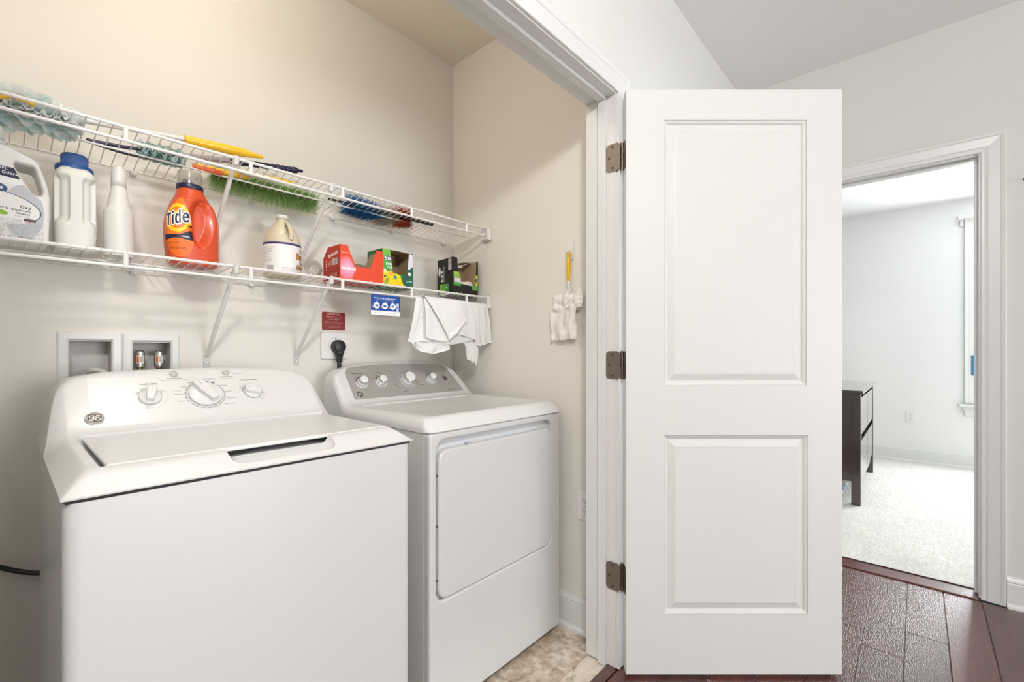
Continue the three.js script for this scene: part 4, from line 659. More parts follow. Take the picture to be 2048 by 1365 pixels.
// ---------- dusters on the upper shelf ----------
// tuft of fibres round an axis; every strand is a bent ribbon
function tuft(n, p0, p1, R, len, w, cols, o = {}) {
  const P = [], C = [], A = V(...p0), B = V(...p1), ax = B.clone().sub(A).normalize(), s1 = V(0, 1, 0).cross(ax).normalize(), s2 = ax.clone().cross(s1), c = new THREE.Color();
  for (let i = 0; i < n; i++) {
    const t = rnd(), a = rnd() * 2 * Math.PI, d = s1.clone().multiplyScalar(Math.cos(a)).addScaledVector(s2, Math.sin(a)), b = A.clone().lerp(B, t), r = R * (o.taper ? Math.sqrt(Math.max(0.06, 1 - Math.pow(2 * t - 1, 4))) : 1);
    const l = len * rr(0.6, 1.15), tip = d.clone().add(V(rr(-.6, .6), rr(-.6, .6), rr(-.6, .6))).normalize(), lean = ax.clone().multiplyScalar(rr(-0.5, 0.5));
    const k = cols[Math.floor(rnd() * cols.length)], m = rr(0.7, 1.2); const pts = [], ns = o.seg ?? 3;
    for (let j = 0; j <= ns; j++) { const u = j / ns, q = b.clone().addScaledVector(d, r * 0.15 + l * u * 0.75).addScaledVector(tip, l * u * u * 0.5).addScaledVector(lean, l * u); q.y -= (o.droop ?? 0.3) * l * u * u; if (o.floor !== undefined) q.y = Math.max(q.y, o.floor + 0.004 * rnd()); if (o.back !== undefined) q.z = Math.max(q.z, o.back); pts.push(q); }
    const sd = V(rr(-1, 1), rr(-1, 1), rr(-1, 1)).cross(d).normalize();
    for (let j = 0; j < ns; j++) {
      const w0 = w * (1 - (o.ragged ?? 1) * 0.8 * j / ns), w1 = w * (1 - (o.ragged ?? 1) * 0.8 * (j + 1) / ns), a0 = pts[j].clone().addScaledVector(sd, w0), a1 = pts[j].clone().addScaledVector(sd, -w0), b0 = pts[j + 1].clone().addScaledVector(sd, w1), b1 = pts[j + 1].clone().addScaledVector(sd, -w1);
      for (const q of [a0, a1, b1, a0, b1, b0]) { P.push(q.x, q.y, q.z); c.setRGB(k[0] * m, k[1] * m, k[2] * m); C.push(c.r, c.g, c.b); }
    }
  }
  const g = new THREE.BufferGeometry(); g.setAttribute('position', new THREE.Float32BufferAttribute(P, 3)); g.setAttribute('color', new THREE.Float32BufferAttribute(C, 3)); g.computeVertexNormals(); return g;
}
function sheets(n, p0, p1, len, colAt, o = {}) {   // wavy ragged cloth fins round an axis
  const P = [], C = [], A = V(...p0), B = V(...p1), ax = B.clone().sub(A).normalize(), s1 = V(0, 1, 0).cross(ax).normalize(), s2 = ax.clone().cross(s1), nu = o.nu ?? 80, nv = 5;
  for (let k = 0; k < n; k++) {
    const a = k / n * 2 * Math.PI + rr(-.15, .15), ph = rnd() * 50, l0 = len * rr(0.8, 1.1), pt = (i, j) => {
      const u = i / nu, v = j / nv, l = l0 * (0.78 + 0.4 * fbm(u * 9 + ph, k, 2) + 0.22 * (vnoise(u * 60 + ph, k * 3) - 0.5)) * (0.55 + 0.45 * Math.sqrt(Math.sin(Math.PI * Math.min(1, Math.max(0, 0.06 + u * 0.9))))), r = 0.004 + v * l;
      const b = a + v * (0.5 * Math.sin(u * 31 + ph) + 0.5 * (vnoise(u * 16, ph) - 0.5)), q = A.clone().lerp(B, u + 0.02 * v * Math.sin(ph + u * 19)).addScaledVector(s1, r * Math.cos(b)).addScaledVector(s2, r * Math.sin(b));
      q.y -= (o.droop ?? 0.1) * v * v * l; if (o.floor !== undefined && q.y < o.floor) q.y = o.floor + 0.2 * (q.y - o.floor) * (o.sag ?? 0.3) ; return q;
    };
    const cl = (i, j) => colAt(fbm(i / nu * 10 + ph, j * 0.5 + k, 3), j / nv, Math.sin(a));
    for (let i = 0; i < nu; i++) for (let j = 0; j < nv; j++) for (const [x, y] of [[0, 0], [1, 0], [1, 1], [0, 0], [1, 1], [0, 1]]) { const q = pt(i + x, j + y), c = cl(i + x, j + y); P.push(q.x, q.y, q.z); C.push(...c); }
  }
  let g = new THREE.BufferGeometry(); g.setAttribute('position', new THREE.Float32BufferAttribute(P, 3)); g.setAttribute('color', new THREE.Float32BufferAttribute(C, 3)); g = mergeVertices(g, 1e-6); g.computeVertexNormals(); return g;
}
const fluffThin = phys(0xffffff, 1, { vertexColors: true, side: THREE.DoubleSide, transmission: 0.42, thickness: 0 });
const wht = [0.93, 0.96, 0.95], teal = [0.40, 0.72, 0.69], pale = [0.70, 0.88, 0.86];
{ // long extending duster, pale blue fluff at the near left, yellow grip
  const t = thing('dusting_wand', 'long white dusting wand with yellow grip and big pale blue fluffy head', 'duster');
  const a = [0.10, 1.7285, -1.615], b = [0.357, 1.7605, -1.617], e = [0.574, 1.7765, -1.62], mid = [0.22, 1.744, -1.616];
  mesh('tube', merge(rod(a, mid, 0.0075, 16), rod(mid, b, 0.0065, 16)), phys(L(0.68, 0.65, 0.62), 0.35), t);
  const dir = V(...e).sub(V(...b)), q = new THREE.Quaternion().setFromUnitVectors(V(0, 1, 0), dir.clone().normalize()), l = dir.length();
  mesh('grip', lathe([[0, 0], [0.0115, 0], [0.0125, 0.006], [0.0130, 0.08], [0.0145, 0.12], [0.0125, 0.16], [0.0065, 0.20], [0.0058, l - 0.004], [0.0045, l], [0, l]], 24).applyQuaternion(q).translate(...b), M.yellow, t);
  mesh('fork', merge(tube([[0.05, 1.722, -1.575], [0.03, 1.722, -1.563], [0.012, 1.724, -1.562], [-0.004, 1.728, -1.57], [-0.03, 1.73, -1.58]], 0.0042, 8), tube([[0.012, 1.724, -1.562], [0.002, 1.716, -1.560], [-0.02, 1.712, -1.565]], 0.004, 8)), M.yellow, t);
  const mix = (a, b, t) => a.map((c, i) => c + (b[i] - c) * t);
  mesh('fluff_head', merge(sheets(26, [-0.12, 1.728, -1.622], [0.140, 1.720, -1.620], 0.046, (n, v, s) => mix(wht, teal, sstep(0.58, 0.78, n) * 0.55), { droop: 0.1, floor: 1.706 }), sheets(7, [-0.08, 1.714, -1.645], [0.13, 1.712, -1.645], 0.034, (n, v) => mix(wht, teal, sstep(0.40, 0.75, n) * 0.8), { droop: 0.6, floor: 1.700, sag: 3 })), fluffThin, t);
}
{ // navy handled duster
  const t = thing('extending_duster', 'navy handled duster with grey tube and small teal fluffy head', 'duster');
  const a = [0.345, 1.727, -1.675], b = [0.490, 1.7515, -1.664], e = [0.722, 1.7845, -1.66];
  mesh('tube', rod(a, b, 0.0085, 16), M.greyTube, t);
  const dir = V(...e).sub(V(...b)), q = new THREE.Quaternion().setFromUnitVectors(V(0, 1, 0), dir.clone().normalize()), l = dir.length();
  mesh('grip', lathe([[0, 0], [0.0105, 0], [0.0115, 0.004], [0.0115, 0.03], [0.0105, 0.034], [0.010, 0.10], ...Array.from({ length: 22 }, (_, i) => [0.0102 + 0.0012 * Math.sin(i * 1.6), 0.11 + i * 0.0045]), [0.010, l - 0.02], [0.006, l - 0.016], [0.005, l], [0, l]], 20).applyQuaternion(q).translate(...b), M.navy, t);
  mesh('fork', merge(rbox(0.15, 0.188, 1.700, 1.711, -1.688, -1.672, 0.004), tube([[0.17, 1.708, -1.680], [0.22, 1.710, -1.672], [0.27, 1.716, -1.668], [0.345, 1.726, -1.675]], 0.0052, 8), tube([[0.17, 1.704, -1.684], [0.22, 1.701, -1.690], [0.27, 1.702, -1.690], [0.31, 1.706, -1.688]], 0.005, 8)), M.navy, t);
  mesh('fluff_head', sheets(14, [0.258, 1.716, -1.672], [0.372, 1.722, -1.675], 0.030, (n) => { const k = sstep(0.35, 0.7, n); return [0.74 - 0.42 * k, 0.82 - 0.22 * k, 0.80 - 0.22 * k]; }, { droop: 0.2, floor: 1.698, nu: 46 }), fluffThin, t);
}
{ // folded duster handle, yellow with orange end
  const t = thing('duster_handle', 'loose yellow duster handle with orange end in front of the green fluff', 'duster', [0.470, 1.7125, -1.672]);
  mesh('handle', merge(lathe([[0, -0.078], [0.0075, -0.078], [0.009, -0.06], [0.0095, 0], [0.0085, 0.06], [0.0075, 0.078], [0, 0.078]], 18).rotateZ(-Math.PI / 2)), M.yellow, t);
  mesh('end_cap', lathe([[0, 0], [0.009, 0], [0.0085, 0.07], [0.006, 0.08], [0, 0.08]], 16).rotateZ(-Math.PI / 2).translate(-0.079, -0.010, 0.014), M.orange, t);
  t.rotation.y = -0.12;
}
{ // yellow refill in clear wrap
  const t = thing('wrapped_refill', 'short yellow handle in clear crinkled wrap on the upper shelf', 'duster', [0.635, 1.7185, -1.628]);
  mesh('handle', lathe([[0, -0.04], [0.0065, -0.04], [0.0075, 0], [0.0072, 0.038], [0, 0.04]], 16).rotateZ(-Math.PI / 2), M.yellow, t);
  mesh('wrapper', grid(30, 12, (u, v) => { const a = v * 2 * Math.PI, r = 0.012 + 0.003 * Math.sin(u * 21 + v * 9) + 0.002 * Math.sin(v * 31 + u * 7); return [-0.075 + 0.17 * u, 0.001 + r * 0.75 * Math.sin(a), r * 1.3 * Math.cos(a)]; }), M.clear, t);
  mesh('insert', rbox(-0.13, -0.02, -0.008, 0.0, -0.02, 0.012, 0.003), std(L(0.82, 0.72, 0.55), 0.6), t);
}
{ // green feather-like duster
  const t = thing('green_duster', 'bright green shaggy duster head lying across the upper shelf', 'duster');
  const g = [[0.24, 0.44, 0.11], [0.33, 0.56, 0.16], [0.16, 0.33, 0.08], [0.46, 0.66, 0.26]];
  mesh('fluff_head', merge(tuft(11000, [0.455, 1.714, -1.722], [0.80, 1.708, -1.722], 0.018, 0.037, 0.0006, g, { droop: 0.3, taper: 1, back: -1.785 })), M.fluff, t);
  mesh('core', rod([0.45, 1.718, -1.712], [0.80, 1.714, -1.712], 0.005, 10), std(L(0.30, 0.48, 0.10), 0.6), t);
}
{ // blue, white and red duster on a black stick
  const t = thing('tricolour_duster', 'blue, white and red fluffy duster on a black stick', 'duster');
  const a = [0.806, 1.7105, -1.664], b = [1.295, 1.7085, -1.642];
  mesh('stick', rod(a, [1.16, 1.7092, -1.648], 0.0042, 10), M.black, t);
  mesh('grip', merge(rod([1.14, 1.7092, -1.650], b, 0.0075, 14), new THREE.SphereGeometry(0.0075, 12, 8).translate(...b)), M.black, t);
  mesh('blue_fluff', tuft(4200, [0.915, 1.712, -1.69], [1.045, 1.712, -1.715], 0.02, 0.048, 0.0012, [[0.01, 0.10, 0.30], [0.01, 0.16, 0.42], [0.02, 0.24, 0.50]], { droop: 0.2, floor: 1.690, back: -1.775 }), M.fluff, t, 'blue fluff');
  mesh('white_fluff', tuft(2600, [1.075, 1.710, -1.715], [1.125, 1.710, -1.715], 0.02, 0.050, 0.0012, [[0.52, 0.47, 0.38], [0.62, 0.58, 0.50], [0.42, 0.38, 0.30]], { droop: 0.3, floor: 1.688, back: -1.775 }), M.fluff, t, 'off-white fluff');
  mesh('red_fluff', tuft(2800, [1.145, 1.712, -1.71], [1.195, 1.712, -1.675], 0.02, 0.052, 0.0012, [[0.50, 0.07, 0.03], [0.62, 0.12, 0.05], [0.36, 0.04, 0.02]], { droop: 0.2, floor: 1.688, back: -1.775 }), M.fluff, t, 'red fluff');
}

// ---------- laundry bags over the lower lip ----------
const meshBump = dataTex(128, 128, (u, v) => 128 + 110 * Math.sin(u * 64 * Math.PI) * Math.sin(v * 64 * Math.PI));
const netMat = phys(L(0.92, 0.915, 0.91), 0.9, { side: THREE.DoubleSide, transmission: 0.10, thickness: 0, bumpMap: meshBump, bumpScale: 0.0006 });
const hemMat = std(L(0.94, 0.935, 0.93), 0.85);
const along = (pts, u) => { const n = pts.length - 1, i = Math.min(n - 1, Math.floor(u * n)), f = u * n - i; return pts[i].map((c, k) => c + (pts[i + 1][k] - c) * f); };
function cloth(parent, name, topE, botE, z0, o = {}) {
  const am = o.am ?? 0.006, fr = o.fr ?? 14, ph = o.ph ?? 0, belly = o.belly ?? 0.006;
  const f = (u, v) => { const a = along(topE, u), b = along(botE, u), w = Math.pow(v, 0.7); return [a[0] + (b[0] - a[0]) * v, a[1] + (b[1] - a[1]) * v, z0 + (o.back ? -1 : 1) * (am * w * Math.sin(fr * u + ph + 2.2 * v) + am * 0.4 * w * Math.sin(fr * 2.3 * u - 3 * v + ph) + belly * Math.sin(Math.PI * v)) + (o.lean ?? 0) * v]; };
  mesh(name, grid(48, 30, (u, v) => v < 0.06 && !o.flat ? (() => { const p = f(u, 0.06), k = v / 0.06, a = along(topE, u); return [a[0] + (p[0] - a[0]) * k, a[1] + 0.004 * Math.cos(k * Math.PI / 2) + (p[1] - a[1]) * k, SF - 0.004 + (p[2] - SF + 0.004) * Math.sin(k * Math.PI / 2)]; })() : f(u, v)), o.mat ?? netMat, parent);
  return f;
}
const hem = (parent, f, uv, r = 0.0018) => mesh('hem', tube(uv.map(([u, v]) => { const p = f(u, v); return [p[0], p[1], p[2] + 0.0008]; }), r, 6, 60), hemMat, parent);
{
  const g = 'white net laundry bags hung over the lower shelf lip';
  const A = thing('laundry_bag', 'widest white net laundry bag, flaring left with a zip along its bottom', 'laundry bag', [0, 0, 0], g);
  const fa = cloth(A, 'net', [[1.122, 1.357], [1.20, 1.357], [1.27, 1.357], [1.345, 1.357]], [[1.082, 1.172], [1.16, 1.176], [1.26, 1.163], [1.395, 1.172]], -1.523, { am: 0.006, fr: 17, lean: -0.004 });
  hem(A, fa, [[0, 0.1], [0, 0.5], [0, 1]]); hem(A, fa, steps(0, 1, 16).map(u => [u, 1])); hem(A, fa, steps(0, 1, 8).map(u => [0.22 - 0.1 * u, 0.1 + 0.85 * u]));
  const fb = cloth(A, 'lower_fold', [[1.09, 1.178], [1.16, 1.180], [1.26, 1.168], [1.30, 1.166]], [[1.115, 1.150], [1.16, 1.130], [1.22, 1.122], [1.297, 1.140]], -1.530, { flat: 1, am: 0.007, fr: 13, belly: 0.004 });
  hem(A, fb, steps(0, 1, 14).map(u => [u, 1])); 
  mesh('zip_pull', merge(rbox(1.1065, 1.111, 1.163, 1.170, -1.5115, -1.508, 0.001), rod([1.109, 1.163, -1.509], [1.109, 1.147, -1.509], 0.0012, 6)), M.steel, A);
  const B = thing('laundry_bag', 'white net laundry bag folded to a point with a broad slanting hem', 'laundry bag', [0, 0, 0], g);
  const fB = cloth(B, 'net', [[1.150, 1.360], [1.20, 1.360], [1.26, 1.360], [1.325, 1.360]], [[1.252, 1.215], [1.272, 1.182], [1.312, 1.214], [1.368, 1.268]], -1.503, { am: 0.003, fr: 8, lean: 0.010 });
  hem(B, fB, steps(0.02, 1, 10).map(v => [0, v]), 0.0022); 
  mesh('broad_hem', grid(20, 3, (u, v) => { const p = fB(0.34 + 0.66 * u, 0.915 + 0.085 * v); return [p[0], p[1], p[2] + 0.0022]; }), hemMat, B); hem(B, fB, steps(0.34, 1, 12).map(u => [u, 0.915]));
  const F = cloth(B, 'under_fold', [[1.152, 1.356], [1.17, 1.356], [1.19, 1.356], [1.21, 1.356]], [[1.158, 1.192], [1.185, 1.184], [1.225, 1.180], [1.272, 1.177]], -1.511, { am: 0.003, fr: 6, lean: 0.004 }); hem(B, F, steps(0.05, 1, 8).map(v => [0, v])); hem(B, F, steps(0, 1, 8).map(u => [u, 1]));
  const C = thing('laundry_bag', 'white net laundry bag hanging straight, just left of the last lip post', 'laundry bag', [0, 0, 0], g);
  const fC = cloth(C, 'net', [[1.315, 1.358], [1.35, 1.358], [1.38, 1.358], [1.408, 1.358]], [[1.315, 1.215], [1.36, 1.205], [1.41, 1.196], [1.445, 1.186]], -1.516, { am: 0.005, fr: 12, ph: 1 });
  hem(C, fC, steps(0, 1, 8).map(u => [u, 1])); hem(C, fC, steps(0.08, 1, 8).map(v => [1, v]));
  cloth(C, 'lower_fold', [[1.30, 1.200], [1.36, 1.208], [1.41, 1.196], [1.445, 1.188]], [[1.30, 1.160], [1.35, 1.166], [1.40, 1.176], [1.44, 1.180]], -1.524, { flat: 1, am: 0.004, fr: 9 });
  const D = thing('laundry_bag', 'rightmost white net laundry bag with gathered bottom edge beside the wall', 'laundry bag', [0, 0, 0], g);
  const fD = cloth(D, 'net', [[1.413, 1.357], [1.45, 1.357], [1.49, 1.357], [1.522, 1.357]], [[1.455, 1.165], [1.475, 1.158], [1.51, 1.168], [1.549, 1.176]], -1.519, { am: 0.006, fr: 16, ph: 2 });
  hem(D, fD, steps(0, 1, 30).map(u => [u, 1 + 0.012 * Math.sin(u * 60)]), 0.0026); hem(D, fD, steps(0.08, 1, 8).map(v => [1, v]));
  cloth(D, 'lower_fold', [[1.378, 1.185], [1.41, 1.185], [1.45, 1.175], [1.478, 1.170]], [[1.398, 1.135], [1.415, 1.095], [1.445, 1.078], [1.474, 1.082]], -1.530, { flat: 1, am: 0.006, fr: 10 });
  mesh('zip_band', rbox(1.4555, 1.463, 1.068, 1.160, -1.526, -1.5235, 0.001), hemMat, D); mesh('zip_pull', rbox(1.4545, 1.460, 1.056, 1.070, -1.526, -1.523, 0.001), M.steel, D);
}
// ---------- hanging tags, sign, outlets, plugs ----------
{ // blue info card hanging from the lip
  const t = thing('info_card', 'blue and white printed care card hanging below the lower shelf lip', 'card', [0.982, 1.309, SF + 0.0075]);
  const tex = canvasTex(1024, 640, (c, W, H) => { c.fillStyle = '#0c459c'; c.fillRect(0, 0, W, H); c.fillStyle = '#f2f3f6'; c.fillRect(0, 500, W, 140); c.fillStyle = '#fff'; c.textAlign = 'center'; c.font = 'bold italic 52px sans-serif'; c.fillText('Are you using enough cleaner?', 480, 115); c.font = '36px sans-serif'; c.fillStyle = '#cfe0f8'; c.fillText('Follow these simple steps for best results', 480, 162); ['SMALL', 'MEDIUM', 'LARGE'].forEach((s, i) => { const x = 190 + i * 285; c.fillStyle = '#fff'; c.font = 'bold 28px sans-serif'; c.fillText(s, x, 225); c.beginPath(); c.arc(x, 340, 104, 0, 7); c.fill(); c.fillStyle = '#1d4f9f'; c.fillRect(x - 52, 300, 104, 70); c.fillStyle = '#8fc3ea'; c.fillRect(x - 52, 300 + 10 * i, 104, 16); c.fillStyle = '#e9a89a'; c.beginPath(); c.ellipse(x - 100, 385, 46, 28, 0.4, 0, 7); c.fill(); }); c.fillStyle = '#c7cbe2'; c.fillRect(885, 230, 90, 265); c.fillStyle = '#6a7ab4'; c.fillRect(900, 330, 60, 70); c.fillStyle = '#3c4452'; c.font = '24px sans-serif'; c.fillText('SMALL       Fill to line 1      MEDIUM     Fill to line 3     LARGE    Fill to line 5', 500, 575); });
  mesh('card', planar(extr(rrect(-0.064, 0.064, -0.038, 0.0385, 0.004), 0.0009), 'x', 'y', -0.064, -0.038, 0.128, 0.0765), printed(tex, 0.35), t);
  mesh('tie', merge(tube([[-0.014, 0.034, 0.0012], [-0.014, 0.046, 0.002], [-0.014, 0.0515, -0.006], [-0.014, 0.044, -0.0125], [-0.014, 0.034, -0.0005]], 0.0006, 5), tube([[0.004, 0.034, 0.0012], [0.004, 0.046, 0.002], [0.004, 0.0515, -0.006], [0.004, 0.044, -0.0125], [0.004, 0.034, -0.0005]], 0.0006, 5)), M.clear, t);
}
{ // dark red warning sign screwed to the wall
  const t = thing('warning_sign', 'dark red fire warning sign screwed to the wall above the dryer socket', 'sign', [0.9105, 1.257, ZB]);
  const tex = canvasTex(1024, 780, (c, W, H) => { c.fillStyle = '#8e1d18'; c.fillRect(0, 0, W, H); c.fillStyle = '#e6b9b0'; c.textAlign = 'center'; c.font = 'bold 96px sans-serif'; c.fillText('RISK OF FIRE', W / 2, 118); c.font = '52px sans-serif'; ['THE MAX EQUIVALENT LENGTH', 'OF DRYER DUCT FROM THIS', 'LOCATION IS 35 FEET'].forEach((s, i) => c.fillText(s, W / 2, 205 + i * 66)); c.font = '36px sans-serif'; ['Developed length includes allowances for elbows', 'and must not exceed the manufacturer maximum.', 'Use only rigid metal duct for concealed runs.'].forEach((s, i) => c.fillText(s, W / 2, 430 + i * 50)); c.font = '40px sans-serif'; c.fillText('Do not remove, cover or paint', W / 2, 640); c.fillText('over this permanent label', W / 2, 692); });
  mesh('plate', planar(extr(rrect(-0.0495, 0.0495, -0.0365, 0.0365, 0.006), 0.0012, 0.0003, { bevelSegments: 1 }).translate(0, 0, 0.0004), 'x', 'y', -0.0495, -0.0365, 0.099, 0.073), printed(tex, 0.4), t);
  mesh('screw', lathe([[0, 0], [0.005, 0], [0.0042, 0.0018], [0, 0.0026]], 16).rotateX(Math.PI / 2).translate(0.010, 0.006, 0.0018), M.steel, t);
}
{ // dryer socket
  const t = thing('dryer_socket', 'square white dryer socket plate on the back wall', 'socket', [0.910, 1.156, ZB]);
  mesh('plate', extr(rrect(-0.0525, 0.0525, -0.0525, 0.0525, 0.005), 0.0025, 0.003).translate(0, 0, 0.003), M.whitePlastic, t);
  mesh('receptacle', lathe([[0, 0], [0.031, 0], [0.030, 0.003], [0, 0.003]], 36).rotateX(Math.PI / 2).translate(0.006, 0.004, 0.0082), M.whitePlastic, t);
  mesh('slot', box(0.0025, 0.0055, 0.024, 0.031, 0.011, 0.0118), M.dark, t);
}
{ // its plug and cord
  const t = thing('dryer_plug', 'black right-angle dryer plug and cord in the square socket', 'plug', [0.919, 1.152, ZB + 0.0115]);
  mesh('plug_body', merge(lathe([[0, 0], [0.0265, 0], [0.0275, 0.004], [0.0265, 0.026], [0.022, 0.033], [0, 0.034]], 36).rotateX(Math.PI / 2), rbox(-0.016, 0.016, -0.036, 0.0, 0.004, 0.033, 0.008)), M.black, t);
  const rel = []; for (let i = 0; i < 5; i++) rel.push(rbox(-0.0125 + i * 0.0006, 0.0125 - i * 0.0006, -0.062 + (4 - i) * 0.006, -0.0575 + (4 - i) * 0.006, 0.008, 0.030, 0.003));
  mesh('strain_relief', merge(rbox(-0.0105, 0.0105, -0.064, -0.03, 0.010, 0.028, 0.004), ...rel), M.black, t);
  mesh('cord', tube([[0, -0.06, 0.019], [-0.001, -0.10, 0.019], [-0.004, -0.16, 0.018], [-0.004, -0.25, 0.016], [0.01, -0.40, 0.02], [0.05, -0.55, 0.02]], 0.0082, 10), M.black, t);
}
// washer supply boxes let into the wall
const bz = [[0, 0], [0, 0.004], [0.004, 0.007], [0.019, 0.0085], [0.0225, 0.006], [0.0245, 0.0015], [0.0245, -0.002], [0, -0.001]];
function wallBox(name, label, x0, x1, y0, y1) {   // inner opening
  const t = thing(name, label, 'outlet box');
  moulding([[x0 - 0.026, y0 - 0.026], [x0 - 0.026, y1 + 0.026], [x1 + 0.024, y1 + 0.026], [x1 + 0.024, y0 - 0.026]].reverse(), bz.map(p => [-p[0], p[1]]), (s, q, o) => [s, q, ZB + o], true).forEach(g => mesh('frame', g, M.trim, t));
  const w = 0.0015, D = 0.075, bm = std(L(0.62, 0.60, 0.57), 0.5);
  mesh('liner', merge(box(x0 - 0.003, x0 - 0.003 + w, y0, y1 + 0.001, ZB - D, ZB + 0.001), box(x1 + 0.003 - w, x1 + 0.003, y0, y1 + 0.001, ZB - D, ZB + 0.001), box(x0 - 0.003, x1 + 0.003, y1 + 0.001 - w, y1 + 0.001, ZB - D, ZB + 0.001), box(x0 - 0.003, x1 + 0.003, y0, y0 + w, ZB - D, ZB + 0.001), box(x0 - 0.003, x1 + 0.003, y0, y1 + 0.001, ZB - D - w, ZB - D)), bm, t);
  return t;
}
wallBox('drain_box', 'white framed drain box recessed behind the washing machine, left of the pair', 0.1275, 0.2165, 0.99, 1.163);
{
  const t = wallBox('supply_box', 'white framed water supply box holding two metal valves', 0.2685, 0.3605, 0.99, 1.161);
  const lab = canvasTex(128, 160, (c) => { c.fillStyle = '#e9e6e0'; c.fillRect(0, 0, 128, 160); c.fillStyle = '#c05a20'; c.fillRect(6, 20, 34, 130); c.fillStyle = '#333'; for (let i = 0; i < 8; i++) c.fillRect(50, 24 + i * 14, 40 + 30 * rnd(), 6); });
  for (const x of [0.2865, 0.3345]) {
    const a = new THREE.Group(); a.name = numbered('hammer_arrestor', t.uuid); a.position.set(x, 1.078, ZB - 0.02); t.add(a);
    mesh('chamber', lathe([[0, 0], [0.007, 0], [0.0115, 0.006], [0.0125, 0.008], [0.0125, 0.052], [0.0105, 0.057], [0, 0.058]], 28), M.steel, a);
    mesh('label', grid(12, 1, (u, v) => { const q = -0.85 + 1.7 * u; return [0.0128 * Math.sin(q), 0.018 + 0.024 * v, 0.0128 * Math.cos(q)]; }), printed(lab), a);
    const v = new THREE.Group(); v.name = numbered('valve', t.uuid); v.position.set(x, 1.060, ZB - 0.02); t.add(v);
    mesh('valve_body', merge(lathe([[0, 0], [0.012, 0], [0.012, 0.012], [0.009, 0.018], [0, 0.018]], 6), rod([0, 0.004, 0], [0, 0.004, 0.035], 0.0095, 12), rod([0, -0.06, 0], [0, 0, 0], 0.008, 12)), M.brass, v);
    mesh('valve_lever', merge(rbox(-0.018, 0.018, 0.012, 0.0165, 0.020, 0.029, 0.002), rod([0, 0.006, 0.0245], [0, 0.014, 0.0245], 0.004, 8)), M.steel, v);
  }
}
{ // drain hose looped into the left box
  const pts = [[0.150, 0.985, -1.775], [0.155, 1.045, -1.800], [0.172, 1.072, -1.815], [0.197, 1.070, -1.800], [0.214, 1.045, -1.773], [0.222, 0.99, -1.745], [0.226, 0.90, -1.735], [0.226, 0.75, -1.735]];
  const t = thing('drain_hose', 'off-white corrugated drain hose looping into the drain box', 'hose');
  const cv = new THREE.CatmullRomCurve3(pts.map(p => V(...p))), N = 260, f = cv.computeFrenetFrames(N), H = [];
  mesh('hose', grid(16, N, (u, v) => { const i = Math.round(v * N), p = cv.getPoint(i / N), a = u * 2 * Math.PI, r = 0.0125 + 0.0013 * Math.sin(i * 1.25); return [p.x + r * (Math.cos(a) * f.normals[i].x + Math.sin(a) * f.binormals[i].x), p.y + r * (Math.cos(a) * f.normals[i].y + Math.sin(a) * f.binormals[i].y), p.z + r * (Math.cos(a) * f.normals[i].z + Math.sin(a) * f.binormals[i].z)]; }), std(L(0.68, 0.65, 0.60), 0.5, { side: THREE.DoubleSide }), t);
}
{ // washer cord at the left wall
  const t = thing('washer_cord', 'black washing machine cord sagging behind the left side of the washer', 'cord');
  mesh('cord', tube([[-0.16, 0.80, -1.79], [-0.10, 0.655, -1.785], [-0.04, 0.60, -1.78], [0.02, 0.555, -1.778], [0.075, 0.535, -1.76], [0.16, 0.54, -1.735], [0.25, 0.60, -1.73]], 0.0062, 10), M.black, t);
  mesh('plug', merge(rbox(-0.176, -0.146, 0.795, 0.835, -1.795, -1.765, 0.006)), M.black, t);
}
function outlet(name, label, pos, ry) {
  const t = thing(name, label, 'socket', pos); t.rotation.y = ry;
  mesh('plate', extr(rrect(-0.033, 0.033, -0.056, 0.056, 0.004), 0.002, 0.0025).translate(0, 0, 0.0025), M.whitePlastic, t);
  for (const y of [0.0195, -0.0195]) { const r = new THREE.Group(); r.name = numbered('receptacle', t.uuid); r.position.set(0, y, 0.0068); t.add(r); mesh('face', extr(rrect(-0.0165, 0.0165, -0.014, 0.014, 0.009), 0.0016), M.whitePlastic, r); for (const [x, w, h] of [[-0.0063, 0.0022, 0.0085], [0.0063, 0.0022, 0.007]]) mesh('slot', box(x - w / 2, x + w / 2, 0.001, 0.001 + h, 0.0014, 0.0020), M.dark, r); mesh('ground_hole', rod([0, -0.0065, 0.0014], [0, -0.0065, 0.002], 0.0023, 10), M.dark, r); }
  mesh('screw', lathe([[0, 0], [0.0032, 0], [0.002, 0.001], [0, 0.0012]], 10).rotateX(Math.PI / 2).translate(0, 0, 0.0068), M.steel, t); return t;
}
outlet('wall_socket', 'white double socket on the closet side wall, half hidden by the door jamb', [XW, 0.510, -0.994], -Math.PI / 2);
outlet('wall_socket', 'white double socket on the far bedroom wall between dresser and window', [XB, 0.468, -0.05], -Math.PI / 2);
